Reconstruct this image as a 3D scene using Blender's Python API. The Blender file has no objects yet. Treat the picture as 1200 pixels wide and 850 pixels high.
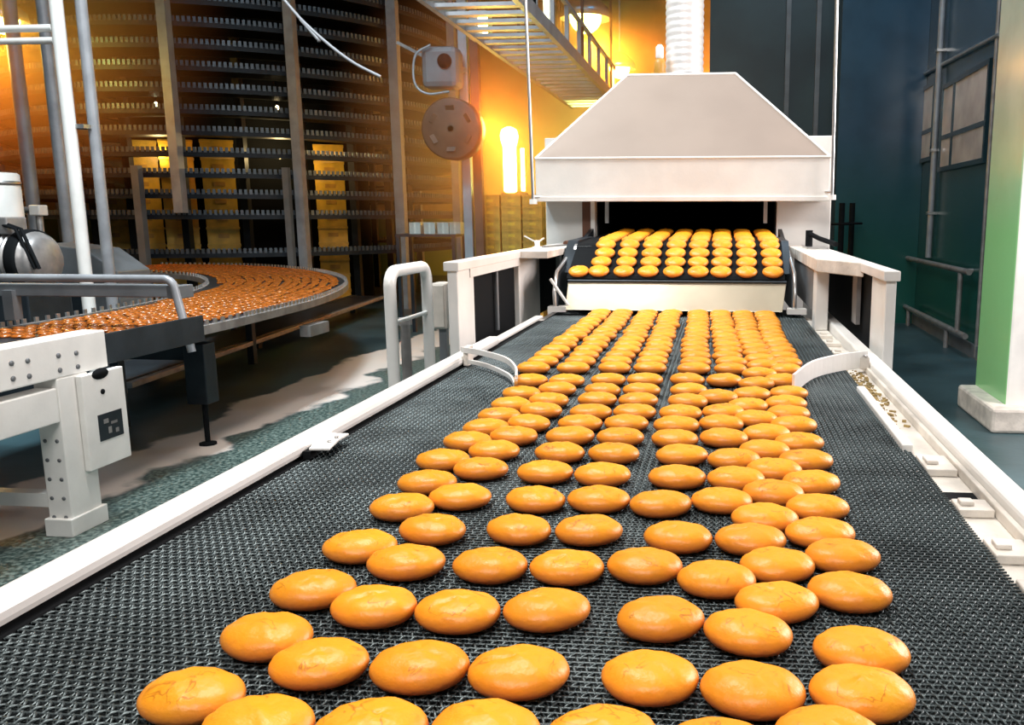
import bpy, math, random
import numpy as np
from mathutils import Vector, Matrix
random.seed(7)
C = bpy.context.scene.collection
PI = math.pi

# ------------------------------------------------------------------ camera geometry
F, PX, PY, VX, VY, CAMH = 1000., 750., 425., 848., 253., 1.37
PITCH = math.atan((PY-VY)/F)
YAW = math.atan(((VX-PX)/F)/(math.cos(PITCH)+math.sin(PITCH)*(PY-VY)/F))
def ray(x, y):
    a, b = (x-PX)/F, (PY-y)/F
    fw = math.cos(PITCH)+math.sin(PITCH)*b; u = -math.sin(PITCH)+math.cos(PITCH)*b
    return (a*math.cos(YAW)-fw*math.sin(YAW), a*math.sin(YAW)+fw*math.cos(YAW), u)
def atz(x, y, z):                      # photo pixel -> point on the level z
    X, Y, u = ray(x, y); k = (z-CAMH)/u
    return Vector((X*k, Y*k, z))
def aty(x, y, Yw):                     # photo pixel -> point at the distance Yw
    X, Y, u = ray(x, y); k = Yw/Y
    return Vector((X*k, Yw, CAMH+u*k))
def atx(x, y, Xw):
    X, Y, u = ray(x, y); k = Xw/X
    return Vector((Xw, Y*k, CAMH+u*k))

cam = bpy.data.cameras.new('camera'); co = bpy.data.objects.new('camera', cam); C.objects.link(co)
cam.sensor_width = 36; cam.sensor_fit = 'HORIZONTAL'; cam.lens = F/1200*36
cam.shift_x = -(PX-600)/1200; cam.clip_start = .02; cam.clip_end = 100
co.location = (0, 0, CAMH); co.rotation_euler = (PI/2-PITCH, 0, YAW)
bpy.context.scene.camera = co

# ------------------------------------------------------------------ materials
def mat(name, col, rough=.5, metal=0., var=.0, vscale=6., bump=0., bscale=40., col2=None, spec=.5, coat=0.):
    m = bpy.data.materials.new(name); m.use_nodes = True
    nt = m.node_tree; b = nt.nodes['Principled BSDF']
    b.inputs['Roughness'].default_value = rough; b.inputs['Metallic'].default_value = metal
    b.inputs['Specular IOR Level'].default_value = spec; b.inputs['Coat Weight'].default_value = coat
    tc = nt.nodes.new('ShaderNodeTexCoord')
    if col2 is None:
        col2 = tuple(c*(1-var) for c in col)
    n = nt.nodes.new('ShaderNodeTexNoise'); n.inputs['Scale'].default_value = vscale; n.inputs['Detail'].default_value = 6
    nt.links.new(tc.outputs['Object'], n.inputs['Vector'])
    r = nt.nodes.new('ShaderNodeValToRGB')
    r.color_ramp.elements[0].position = .35; r.color_ramp.elements[0].color = (*col2, 1)
    r.color_ramp.elements[1].position = .62; r.color_ramp.elements[1].color = (*col, 1)
    nt.links.new(n.outputs['Fac'], r.inputs['Fac']); nt.links.new(r.outputs['Color'], b.inputs['Base Color'])
    if bump:
        n2 = nt.nodes.new('ShaderNodeTexNoise'); n2.inputs['Scale'].default_value = bscale; n2.inputs['Detail'].default_value = 4
        nt.links.new(tc.outputs['Object'], n2.inputs['Vector'])
        bp = nt.nodes.new('ShaderNodeBump'); bp.inputs['Strength'].default_value = bump; bp.inputs['Distance'].default_value = .01
        nt.links.new(n2.outputs['Fac'], bp.inputs['Height']); nt.links.new(bp.outputs['Normal'], b.inputs['Normal'])
    return m
def emat(name, col, s):
    m = bpy.data.materials.new(name); m.use_nodes = True
    nt = m.node_tree; nt.nodes.clear()
    e = nt.nodes.new('ShaderNodeEmission'); e.inputs[0].default_value = (*col, 1); e.inputs[1].default_value = s
    o = nt.nodes.new('ShaderNodeOutputMaterial'); nt.links.new(e.outputs[0], o.inputs[0])
    return m
M = {}
M['white'] = mat('white_enamel', (.86, .84, .80), .32, 0, .12, 5, .05, 60)
M['cream'] = mat('cream_plate', (.60, .53, .40), .25, .25, .14, 4, .04, 20)
M['dusty'] = mat('dusty_white', (.80, .74, .66), .55, 0, .35, 9, .2, 60)
M['hood'] = mat('brushed_hood', (.30, .24, .20), .6, .0, .08, 3, .03, 80, spec=.3)
M['steel'] = mat('bright_steel', (.62, .61, .60), .3, .85, .2, 8)
M['foil'] = mat('duct_foil', (.90, .88, .86), .3, .3, .1, 12, .15, 60)
M['belt'] = mat('belt_wire', (.105, .128, .132), .40, .7, .45, 9, 0)
M['bed'] = mat('belt_bed', (.015, .02, .022), .6)
M['dark'] = mat('dark_steel', (.035, .045, .055), .42, .5, .4, 5, .05, 30)
M['grey'] = mat('grey_paint', (.16, .17, .18), .45, .1, .25, 5, .05, 30)
M['midgrey'] = mat('worn_grey_metal', (.34, .32, .31), .4, .4, .35, 9, .1, 40)
M['black'] = mat('black_rubber', (.006, .007, .008), .85, spec=.12)
M['tier'] = mat('tier_dark', (.012, .018, .026), .5, .4, .4, 6)
M['tooth'] = mat('tier_link', (.13, .155, .18), .4, .7, .4, 6)
M['post'] = mat('tower_post', (.33, .34, .36), .42, .2, .3, 5)
M['yellow'] = mat('yellow_plastic', (.85, .50, .05), .4, 0, .3, 5)
M['amber'] = mat('amber_plastic', (.62, .32, .05), .45, 0, .4, 7)
M['palebox'] = mat('pale_box', (.55, .50, .44), .5, 0, .3, 6)
M['rust'] = mat('rust_brown', (.17, .065, .03), .6, .1, .4, 6)
M['crumb'] = mat('crumbs', (.42, .30, .12), .9, 0, .6, 60)
M['ceiling'] = mat('ceiling_dark', (.10, .085, .07), .8, 0, .3, 1)
M['teal'] = mat('teal_steel', (.022, .055, .070), .22, .25, .35, 1.2, .02, 8)
M['tealpanel'] = mat('teal_partition', (.020, .045, .050), .4, .1, .5, 1.0, .03, 8)
M['cable'] = mat('cable_grey', (.22, .22, .23), .5)
M['pane'] = mat('frosted_pane', (.62, .54, .50), .2, .0, .35, 2.2, .05, 10)  # pale tone painted in for the reflection of lit windows
M['biscuit'] = mat('biscuit_glaze', (.40, .105, .014), .22, 0, .55, 30, .3, 60)
M['lamp'] = emat('lamp_glow', (1, .62, .22), 60)
M['lampw'] = emat('lamp_core', (1, .42, .07), 60)
M['lamps'] = emat('small_lamp', (1, .75, .40), 9)

def wall_two_tone(name, top, bottom, h, soft=.02, rough=.35, bump=.05):
    m = mat(name, top, rough, 0, .2, 2.5, bump, 12)
    nt = m.node_tree; b = nt.nodes['Principled BSDF']
    ramp = [n for n in nt.nodes if n.type == 'VALTORGB'][0]
    g = nt.nodes.new('ShaderNodeNewGeometry'); s = nt.nodes.new('ShaderNodeSeparateXYZ')
    nt.links.new(g.outputs['Position'], s.inputs[0])
    mr = nt.nodes.new('ShaderNodeMapRange'); mr.inputs['From Min'].default_value = h-soft; mr.inputs['From Max'].default_value = h+soft
    nt.links.new(s.outputs['Z'], mr.inputs['Value'])
    mx = nt.nodes.new('ShaderNodeMix'); mx.data_type = 'RGBA'
    nt.links.new(mr.outputs['Result'], mx.inputs['Factor'])
    mx.inputs['A'].default_value = (*bottom, 1); nt.links.new(ramp.outputs['Color'], mx.inputs['B'])
    nt.links.new(mx.outputs['Result'], b.inputs['Base Color'])
    return m
M['wall2'] = wall_two_tone('wall_ochre_over_green', (.62, .42, .18), (.14, .22, .08), 1.45)
M['column'] = wall_two_tone('column_paint', (.50, .60, .50), (.26, .58, .24), 1.75, .5, .2)  # whitish top paints reflected daylight into the green
M['tealwall'] = wall_two_tone('teal_over_green', (.035, .080, .125), (.012, .085, .065), 1.5, .9, .22, .02)

def floor_mat():
    m = mat('painted_floor', (.05, .10, .115), .42, 0, .55, 1.2, .12, 18)
    nt = m.node_tree; b = nt.nodes['Principled BSDF']
    ramp = [n for n in nt.nodes if n.type == 'VALTORGB'][0]
    g = nt.nodes.new('ShaderNodeNewGeometry'); s = nt.nodes.new('ShaderNodeSeparateXYZ'); nt.links.new(g.outputs['Position'], s.inputs[0])
    nz = nt.nodes.new('ShaderNodeTexNoise'); nz.inputs['Scale'].default_value = 1.6; nz.inputs['Detail'].default_value = 5
    nt.links.new(g.outputs['Position'], nz.inputs['Vector'])
    def math_(op, a, c=None, d=None):
        n = nt.nodes.new('ShaderNodeMath'); n.operation = op
        for k, v in enumerate((a, c, d)):
            if v is None: continue
            if isinstance(v, (int, float)): n.inputs[k].default_value = v
            else: nt.links.new(v, n.inputs[k])
        return n.outputs[0]
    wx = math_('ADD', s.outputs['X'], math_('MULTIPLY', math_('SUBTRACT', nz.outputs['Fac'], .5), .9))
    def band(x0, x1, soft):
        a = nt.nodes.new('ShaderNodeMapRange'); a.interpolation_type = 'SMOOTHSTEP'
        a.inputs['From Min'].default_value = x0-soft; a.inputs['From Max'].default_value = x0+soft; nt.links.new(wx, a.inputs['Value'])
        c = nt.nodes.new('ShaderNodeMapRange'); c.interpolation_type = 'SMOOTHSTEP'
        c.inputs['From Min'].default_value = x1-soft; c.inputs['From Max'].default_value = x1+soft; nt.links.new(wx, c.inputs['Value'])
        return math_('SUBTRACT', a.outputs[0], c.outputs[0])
    prev = ramp.outputs['Color']
    sp = nt.nodes.new('ShaderNodeTexNoise'); sp.inputs['Scale'].default_value = 45; sp.inputs['Detail'].default_value = 3
    nt.links.new(g.outputs['Position'], sp.inputs['Vector'])
    sr = nt.nodes.new('ShaderNodeValToRGB'); sr.color_ramp.elements[0].position = .42; sr.color_ramp.elements[0].color = (.02, .04, .036, 1)
    sr.color_ramp.elements[1].position = .66; sr.color_ramp.elements[1].color = (.17, .215, .19, 1); nt.links.new(sp.outputs['Fac'], sr.inputs['Fac'])
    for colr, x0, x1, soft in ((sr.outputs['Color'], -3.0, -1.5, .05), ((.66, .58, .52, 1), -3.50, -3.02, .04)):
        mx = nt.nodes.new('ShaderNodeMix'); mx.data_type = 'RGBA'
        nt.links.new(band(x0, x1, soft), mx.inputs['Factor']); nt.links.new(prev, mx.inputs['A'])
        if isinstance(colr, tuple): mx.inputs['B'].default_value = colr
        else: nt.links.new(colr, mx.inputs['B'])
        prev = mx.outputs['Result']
    nt.links.new(prev, b.inputs['Base Color'])
    return m
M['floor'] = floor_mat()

def cookie_mat():
    m = bpy.data.materials.new('baked_crust'); m.use_nodes = True
    nt = m.node_tree; b = nt.nodes['Principled BSDF']
    b.inputs['Roughness'].default_value = .40; b.inputs['Specular IOR Level'].default_value = .36
    b.inputs['Subsurface Weight'].default_value = 0
    tc = nt.nodes.new('ShaderNodeTexCoord'); s = nt.nodes.new('ShaderNodeSeparateXYZ'); nt.links.new(tc.outputs['Object'], s.inputs[0])
    n = nt.nodes.new('ShaderNodeTexNoise'); n.inputs['Scale'].default_value = 55; n.inputs['Detail'].default_value = 5
    oi = nt.nodes.new('ShaderNodeObjectInfo')
    ad = nt.nodes.new('ShaderNodeVectorMath'); ad.operation = 'ADD'
    nt.links.new(tc.outputs['Object'], ad.inputs[0])
    cx = nt.nodes.new('ShaderNodeCombineXYZ'); nt.links.new(oi.outputs['Random'], cx.inputs[0]); nt.links.new(oi.outputs['Random'], cx.inputs[1])
    nt.links.new(cx.outputs[0], ad.inputs[1]); nt.links.new(ad.outputs[0], n.inputs['Vector'])
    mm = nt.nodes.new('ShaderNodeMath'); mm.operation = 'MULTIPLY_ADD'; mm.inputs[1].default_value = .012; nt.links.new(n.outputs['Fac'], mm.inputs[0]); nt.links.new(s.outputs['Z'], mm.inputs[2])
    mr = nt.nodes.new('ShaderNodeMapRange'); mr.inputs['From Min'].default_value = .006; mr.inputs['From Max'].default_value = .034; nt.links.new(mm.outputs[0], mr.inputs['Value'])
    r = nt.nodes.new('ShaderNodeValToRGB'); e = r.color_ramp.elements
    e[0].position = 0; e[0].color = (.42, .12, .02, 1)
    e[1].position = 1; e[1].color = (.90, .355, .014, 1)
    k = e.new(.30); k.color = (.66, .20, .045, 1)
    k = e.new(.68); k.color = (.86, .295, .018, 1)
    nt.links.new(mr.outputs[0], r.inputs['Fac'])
    def mth(op, a, c=None, cl=False):
        q = nt.nodes.new('ShaderNodeMath'); q.operation = op; q.use_clamp = cl
        for k_, v_ in enumerate((a, c)):
            if v_ is None: continue
            if isinstance(v_, (int, float)): q.inputs[k_].default_value = v_
            else: nt.links.new(v_, q.inputs[k_])
        return q.outputs[0]
    nc = nt.nodes.new('ShaderNodeTexNoise'); nc.inputs['Scale'].default_value = 38; nc.inputs['Detail'].default_value = 3; nc.inputs['Distortion'].default_value = .8; nt.links.new(ad.outputs[0], nc.inputs['Vector'])
    nm_ = nt.nodes.new('ShaderNodeTexNoise'); nm_.inputs['Scale'].default_value = 26; nm_.inputs['Detail'].default_value = 1
    ad2 = nt.nodes.new('ShaderNodeVectorMath'); ad2.operation = 'ADD'; ad2.inputs[1].default_value = (3.1, 1.7, .4); nt.links.new(ad.outputs[0], ad2.inputs[0]); nt.links.new(ad2.outputs[0], nm_.inputs['Vector'])
    line = mth('SUBTRACT', 1, mth('MULTIPLY', mth('ABSOLUTE', mth('SUBTRACT', nc.outputs['Fac'], .5)), 38), True)
    patch = mth('MULTIPLY', mth('SUBTRACT', nm_.outputs['Fac'], .50), 9, True)
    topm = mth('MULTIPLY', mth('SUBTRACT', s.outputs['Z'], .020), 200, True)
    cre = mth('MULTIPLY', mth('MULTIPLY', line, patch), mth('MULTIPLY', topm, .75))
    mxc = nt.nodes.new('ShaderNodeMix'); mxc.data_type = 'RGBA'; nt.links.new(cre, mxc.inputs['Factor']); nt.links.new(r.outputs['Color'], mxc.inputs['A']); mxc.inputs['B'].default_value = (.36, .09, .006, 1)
    hs = nt.nodes.new('ShaderNodeHueSaturation'); nt.links.new(mxc.outputs['Result'], hs.inputs['Color'])
    v = nt.nodes.new('ShaderNodeMapRange'); v.inputs['To Min'].default_value = .88; v.inputs['To Max'].default_value = 1.06; nt.links.new(oi.outputs['Random'], v.inputs['Value'])
    nt.links.new(v.outputs[0], hs.inputs['Value'])
    nt.links.new(hs.outputs['Color'], b.inputs['Base Color'])
    n2 = nt.nodes.new('ShaderNodeTexNoise'); n2.inputs['Scale'].default_value = 130; n2.inputs['Detail'].default_value = 5; nt.links.new(ad.outputs[0], n2.inputs['Vector'])
    bp = nt.nodes.new('ShaderNodeBump'); bp.inputs['Strength'].default_value = .3; bp.inputs['Distance'].default_value = .003
    nt.links.new(n2.outputs['Fac'], bp.inputs['Height']); nt.links.new(bp.outputs['Normal'], b.inputs['Normal'])
    return m
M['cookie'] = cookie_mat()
M['crack'] = mat('crust_crack', (.60, .20, .02), .6, 0, .3, 80)

# ------------------------------------------------------------------ mesh helpers
class MB:
    def __init__(s): s.v = []; s.f = []; s.mi = []; s.sm = []
    def add(s, vs, fs, mi=0, smooth=False):
        b = len(s.v); s.v += [tuple(v) for v in vs]; s.f += [tuple(b+i for i in f) for f in fs]
        s.mi += [mi]*len(fs); s.sm += [smooth]*len(fs); return s
    def box(s, lo, hi, mi=0, M4=None):
        x0, y0, z0 = lo; x1, y1, z1 = hi
        vs = [Vector(p) for p in ((x0,y0,z0),(x1,y0,z0),(x1,y1,z0),(x0,y1,z0),(x0,y0,z1),(x1,y0,z1),(x1,y1,z1),(x0,y1,z1))]
        if M4 is not None: vs = [M4 @ v for v in vs]
        return s.add(vs, ((0,3,2,1),(4,5,6,7),(0,1,5,4),(1,2,6,5),(2,3,7,6),(3,0,4,7)), mi)
    def bar(s, a, b, w, h, mi=0, up=(0, 0, 1)):      # rectangular bar from a to b
        a, b = Vector(a), Vector(b); d = (b-a); L = d.length; d.normalize()
        u = Vector(up)
        if abs(d.dot(u)) > .98: u = Vector((0, 1, 0))
        r = d.cross(u).normalized(); u2 = r.cross(d)
        m4 = Matrix(((r.x, d.x, u2.x, a.x), (r.y, d.y, u2.y, a.y), (r.z, d.z, u2.z, a.z), (0, 0, 0, 1)))
        return s.box((-w/2, 0, -h/2), (w/2, L, h/2), mi, m4)
    def tube(s, pts, r, n=10, closed=False, mi=0, rs=None):
        pts = [Vector(p) for p in pts]; m = len(pts); vs = []; fs = []
        ref = None
        for i, p in enumerate(pts):
            if closed: t = pts[(i+1) % m]-pts[i-1]
            else: t = pts[min(i+1, m-1)]-pts[max(i-1, 0)]
            t.normalize()
            if ref is None:
                ref = Vector((0, 0, 1)) if abs(t.z) < .9 else Vector((1, 0, 0))
            a = t.cross(ref)
            if a.length < 1e-4: a = t.orthogonal()
            a.normalize(); b = a.cross(t); ref = b
            rr = rs[i] if rs else r
            for k in range(n):
                w = 2*PI*k/n; vs.append(p+a*math.cos(w)*rr+b*math.sin(w)*rr)
        for i in range(m if closed else m-1):
            j = (i+1) % m
            for k in range(n):
                l = (k+1) % n; fs.append((i*n+k, i*n+l, j*n+l, j*n+k))
        s.add(vs, fs, mi, True)
        if not closed:
            s.add(vs[:n], (tuple(range(n))[::-1],), mi); s.add(vs[-n:], (tuple(range(n)),), mi)
        return s
    def lathe(s, prof, n=32, M4=None, mi=0, smooth=True):   # prof: (r, z) list round local z
        vs = []; fs = []
        for r, z in prof:
            for k in range(n):
                w = 2*PI*k/n; vs.append(Vector((r*math.cos(w), r*math.sin(w), z)))
        for i in range(len(prof)-1):
            for k in range(n):
                l = (k+1) % n; fs.append((i*n+k, i*n+l, (i+1)*n+l, (i+1)*n+k))
        fs.append(tuple(range(n))[::-1]); fs.append(tuple((len(prof)-1)*n+k for k in range(n)))
        if M4 is not None: vs = [M4 @ v for v in vs]
        return s.add(vs, fs, mi, smooth)
    def prism(s, poly, axis, a, b, mi=0):    # polygon in the other two axes, extruded along axis from a to b
        def p3(q, t):
            if axis == 'x': return (t, q[0], q[1])
            if axis == 'y': return (q[0], t, q[1])
            return (q[0], q[1], t)
        n = len(poly); vs = [p3(q, a) for q in poly]+[p3(q, b) for q in poly]
        fs = [tuple(range(n))[::-1], tuple(range(n, 2*n))]+[(i, (i+1) % n, n+(i+1) % n, n+i) for i in range(n)]
        return s.add(vs, fs, mi)
    def build(s, name, mats, parent=None, bevel=0., origin=None):
        o0 = Vector(parent['_o']) if parent is not None else Vector(origin or (0, 0, 0))
        me = bpy.data.meshes.new(name)
        me.from_pydata([Vector(v)-o0 for v in s.v], [], s.f)
        for m in (mats if isinstance(mats, (list, tuple)) else [mats]): me.materials.append(m)
        me.polygons.foreach_set('material_index', s.mi); me.polygons.foreach_set('use_smooth', s.sm)
        me.update()
        import bmesh
        bm = bmesh.new(); bm.from_mesh(me); bmesh.ops.recalc_face_normals(bm, faces=bm.faces[:]); bm.to_mesh(me); bm.free()
        o = bpy.data.objects.new(name, me); C.objects.link(o)
        if parent is not None:
            o.parent = parent
        else:
            o.location = o0
        o['_o'] = tuple(o0)
        if bevel:
            bv = o.modifiers.new('bevel', 'BEVEL'); bv.width = bevel; bv.segments = 2; bv.limit_method = 'ANGLE'; bv.angle_limit = math.radians(50)
        return o
def thing(name, label, cat, loc=(0, 0, 0), group=None):
    o = bpy.data.objects.new(name, None); C.objects.link(o); o.location = loc; o['_o'] = tuple(loc); o.empty_display_size = .1
    o['label'] = label; o['category'] = cat
    if group: o['group'] = group
    return o
def tag(o, label, cat, group=None, kind=None):
    o['label'] = label; o['category'] = cat
    if group: o['group'] = group
    if kind: o['kind'] = kind
    return o
def struct(name, mb, m, bevel=0, label=None):
    o = mb.build(name, m, None, bevel); o['kind'] = 'structure'
    if label: o['label'] = label
    return o
def spline(pts, n=8):
    pts = [Vector(p) for p in pts]; out = []
    q = [pts[0]*2-pts[1]]+pts+[pts[-1]*2-pts[-2]]
    for i in range(1, len(q)-2):
        for k in range(n):
            t = k/n; p0, p1, p2, p3 = q[i-1:i+3]
            out.append(.5*((2*p1)+(p2-p0)*t+(2*p0-5*p1+4*p2-p3)*t*t+(3*p1-p0-3*p2+p3)*t**3))
    out.append(pts[-1]); return out
ORD = 'first second third fourth fifth sixth seventh eighth ninth tenth eleventh twelfth thirteenth fourteenth fifteenth sixteenth seventeenth eighteenth nineteenth twentieth twenty-first twenty-second twenty-third twenty-fourth twenty-fifth twenty-sixth twenty-seventh twenty-eighth twenty-ninth thirtieth'.split()

# ------------------------------------------------------------------ room shell
FX0, FX1, FY0, FY1, CZ = -14., 3.6, -3., 19.5, 6.6
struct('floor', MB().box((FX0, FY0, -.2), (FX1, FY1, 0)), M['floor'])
struct('ceiling', MB().box((FX0, FY0, CZ), (FX1, FY1, CZ+.2)), M['ceiling'])
struct('wall_back', MB().box((FX0, FY1, -.2), (FX1, FY1+.2, CZ+.2)), M['wall2'])
struct('wall_left', MB().box((FX0-.2, FY0, -.2), (FX0, FY1, CZ+.2)), M['wall2'])
# right wall of dark steel panels, far part, and partition added to keep the background there dark
WX = 2.47
struct('wall_right', MB().box((WX, 6.3, 0), (WX+.15, 12.0, CZ)), M['tealwall'])
struct('wall_partition', MB().box((-.22, 12.0, 0), (WX+.15, 12.15, CZ)), M['tealpanel'])
struct('trim_1', MB().box((WX-.03, 6.4, 0), (WX-.002, 11.98, .13)), M['grey'])
# panel joints of the partition
pb = MB()
for px_ in (922, 957): 
    q = aty(px_, 100, 11.97); pb.box((q.x-.03, 11.93, 0), (q.x+.03, 11.995, CZ))
struct('trim_2', pb, M['grey'])
q = aty(985, 100, 11.2)
struct('wall_panel', MB().box((q.x, 11.25, 0), (WX-.002, 11.33, CZ)), M['tealwall'])
cm = MB().box((1.84, 5.62, 0), (WX+.2, 6.3, CZ)); cm.mi[2] = 1
struct('column', cm, [M['column'], M['white']], .015)
struct('column_base', MB().prism([(1.72, 5.48), (WX+.2, 5.48), (WX+.2, 6.299), (1.72, 6.299)], 'z', 0, .16), M['dusty'], .02)
# pale framed plates painting reflected windows onto the right wall
def wall_quad(x0, y0, x1, y1, t=.02, off=.004):
    a, b = atx(x0, (y0+y1)/2, WX), atx(x1, (y0+y1)/2, WX)
    za, zb = atx((x0+x1)/2, y0, WX).z, atx((x0+x1)/2, y1, WX).z
    return (WX-off-t, min(a.y, b.y), min(za, zb)), (WX-off, max(a.y, b.y), max(za, zb))
for i, (x0, y0, x1, y1) in enumerate(((1072, 108, 1095, 186), (1107, 92, 1158, 190))):
    lo, hi = wall_quad(x0, y0, x1, y1)
    f = MB(); w = .05
    f.box((lo[0]-.015, lo[1]-w, lo[2]-w), (hi[0], lo[1], hi[2]+w)); f.box((lo[0]-.015, hi[1], lo[2]-w), (hi[0], hi[1]+w, hi[2]+w))
    f.box((lo[0]-.015, lo[1], lo[2]-w), (hi[0], hi[1], lo[2])); f.box((lo[0]-.015, lo[1], hi[2]), (hi[0], hi[1], hi[2]+w))
    fr = struct('window_%d' % (i+1), f, M['teal'])
    m = MB().box(lo, hi)
    if i == 1:
        ym = lo[1]+(hi[1]-lo[1])*.72; m.box((lo[0]-.012, ym-.03, lo[2]), (hi[0], ym+.03, hi[2]), 1)
    zm = lo[2]+(hi[2]-lo[2])*.38; m.box((lo[0]-.008, lo[1], zm-.025), (hi[0], hi[1], zm+.025), 1)
    m.build('pane', [M['pane'], M['teal']], fr)
# pipes on the right wall
def pipe(pts, r, m, name, label, cat='pipe', n=10):
    o = MB().tube(pts, r, n).build(name, m); return tag(o, label, cat)
a = atx(1107, -40, WX-.06); b = atx(1088, 302, WX-.06)
t = thing('wall_pipe', 'long pale vertical pipe running down the dark teal wall to a bracket', 'pipe', (b.x, (a.y+b.y)/2, b.z))
MB().tube([(b.x, (a.y+b.y)/2, b.z), (b.x, (a.y+b.y)/2, CZ-.01)], .035, 12).build('pipe_run', M['post'], t)
for zz in (b.z+.5, 2.1, 3.2):
    MB().box((b.x-.045, (a.y+b.y)/2-.05, zz), (WX-.001, (a.y+b.y)/2+.05, zz+.03)).build('clamp', M['steel'], t)
a = atx(1036, 111, WX-.04); b = atx(1171, 40, WX-.04)
pipe([(WX-.03, a.y, a.z), (WX-.03, max(b.y, 6.35), b.z)], .022, M['steel'], 'conduit', 'thin sloping steel conduit high on the dark teal wall', 'conduit')
a = atx(1038, 112, WX-.03); b = atx(1035, 226, WX-.03)
pipe([(WX-.03, a.y, a.z-.05), (WX-.03, a.y, b.z)], .02, M['midgrey'], 'mounted_drop_pipe', 'short thin vertical pipe in the far corner of the teal wall', 'pipe')  # floats just clear of the wall
a = atx(1152, 100, WX-.03)
pipe([(WX-.02, 8.42, .02), (WX-.02, 8.42, CZ-.01)], .02, M['midgrey'], 'corner_pipe', 'slim grey vertical pipe on teal wall right beside the green column', 'pipe')
# tubular rack on the right wall
t0 = atx(1062, 303, WX-.12); t1 = atx(1126, 316, WX-.12); b0 = atx(1062, 360, WX-.12); b1 = atx(1122, 390, WX-.12)
y0, y1, zt, zb = t0.y, t1.y, (t0.z+t1.z)/2, (b0.z+b1.z)/2
t = thing('wall_rack', 'low tubular metal rack frame standing against the dark green wall', 'rack', (WX-.12, (y0+y1)/2, 0))
X = WX-.12
MB().tube([(X, y1-.3, zt), (X, y0+.1, zt)], .03).build('top_rail', M['midgrey'], t)
MB().tube([(X, y1-.3, zb), (X, y0+.1, zb)], .03).build('bottom_rail', M['midgrey'], t)
for yy in (y1, y0): MB().tube([(X, yy, zb), (X, yy, zt)], .026).build('upright', M['midgrey'], t)
for yy in (y1+.4, y0-.3): MB().tube([(X, yy, 0), (X, yy, zb)], .026).build('leg', M['midgrey'], t)
for yy in (y1, y0): MB().tube([(X, yy, zt), (WX-.001, yy, zt)], .02).build('wall_bracket', M['midgrey'], t)
# dark valve stems by the partition
for i, px_ in enumerate((987, 999)):
    q = aty(px_, 238, 10.6); yv = 10.6+.35*i; q = aty(px_, 238, yv)
    t = thing('shutoff_valve', ('dark upright valve stem beside the oven, nearer the hood' if i == 0 else 'dark upright valve stem beside the oven, nearer the teal wall'), 'valve', (q.x, yv, 0))
    MB().tube([(q.x, yv, 0), (q.x, yv, q.z)], .035, 10).build('stem', M['black'], t)
    MB().tube([(q.x+.12*math.cos(w), yv+.12*math.sin(w), q.z-.25) for w in np.linspace(0, 2*PI, 16, endpoint=False)], .015, 6, True).build('hand_wheel', M['black'], t)
    MB().bar((q.x-.12, yv, q.z-.25), (q.x+.12, yv, q.z-.25), .015, .015).build('spoke', M['black'], t)

# ------------------------------------------------------------------ main conveyor
BZ = .95
BX0, BX1, BY0, BY1 = -.722, .347, -.25, 3.72
conv = thing('belt_conveyor', 'long conveyor with dark wire mesh belt carrying rows of golden cookies', 'conveyor', (-.19, 1.7, 0))
def woven(x0, x1, y0, y1, ztop, px=.0118, py=.0086, rad=.0016):
    nx = int((x1-x0)/px); ny = int((y1-y0)/py); a = py*.66; h = .0016
    base = np.array([(0, -a, 0), (.30, -a*.1, h), (.5, a, 0), (.8, a*.1, -h*1.6)])
    xs = np.arange(nx)
    pts = np.zeros((ny, nx*4, 3))
    for k in range(4):
        pts[:, k::4, 0] = x0+(xs+base[k, 0])*px
        pts[:, k::4, 1] = base[k, 1]; pts[:, k::4, 2] = base[k, 2]
    sg = np.where(np.arange(ny) % 2 == 0, 1, -1)[:, None]
    pts[:, :, 1] *= sg
    pts[:, :, 1] += (y0+np.arange(ny)*py)[:, None]
    pts[:, :, 0] += np.where(np.arange(ny) % 2 == 0, 0, px*.5)[:, None]
    pts[:, :, 2] += ztop-h-rad
    pts[:, :, 2] += .0006*np.sin(pts[:, :, 0]*11+pts[:, :, 1]*7)+.0005*np.sin(pts[:, :, 1]*23)-.0011
    cs = np.array([(-rad*1.15, -rad*.6), (rad*1.15, -rad*.6), (0, rad)])   # triangular wire section (y, z)
    n = pts.shape[1]
    V = np.zeros((ny, n, 3, 3))
    tx = np.gradient(pts[:, :, 0], axis=1); ty = np.gradient(pts[:, :, 1], axis=1); L = np.sqrt(tx**2+ty**2)
    nxn, nyn = -ty/L, tx/L
    for c in range(3):
        V[:, :, c, 0] = pts[:, :, 0]+nxn*cs[c, 0]; V[:, :, c, 1] = pts[:, :, 1]+nyn*cs[c, 0]; V[:, :, c, 2] = pts[:, :, 2]+cs[c, 1]
    idx = np.arange(ny*n*3).reshape(ny, n, 3)
    Fq = []
    for c in range(3):
        d = (c+1) % 3
        Fq.append(np.stack([idx[:, :-1, c], idx[:, :-1, d], idx[:, 1:, d], idx[:, 1:, c]], -1).reshape(-1, 4))
    return V.reshape(-1, 3), np.concatenate(Fq)
def np_mesh(name, V, Fq, m, parent=None, o0=(0, 0, 0)):
    me = bpy.data.meshes.new(name); V = V-np.array(o0)
    me.vertices.add(len(V)); me.vertices.foreach_set('co', V.astype(np.float32).ravel())
    me.loops.add(Fq.size); me.loops.foreach_set('vertex_index', Fq.astype(np.int32).ravel())
    me.polygons.add(len(Fq)); me.polygons.foreach_set('loop_start', np.arange(0, Fq.size, 4, dtype=np.int32))
    me.update(calc_edges=True); me.materials.append(m)
    o = bpy.data.objects.new(name, me); C.objects.link(o)
    if parent is not None: o.parent = parent
    return o
V, Fq = woven(BX0, BX1, BY0, BY1, BZ)
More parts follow.
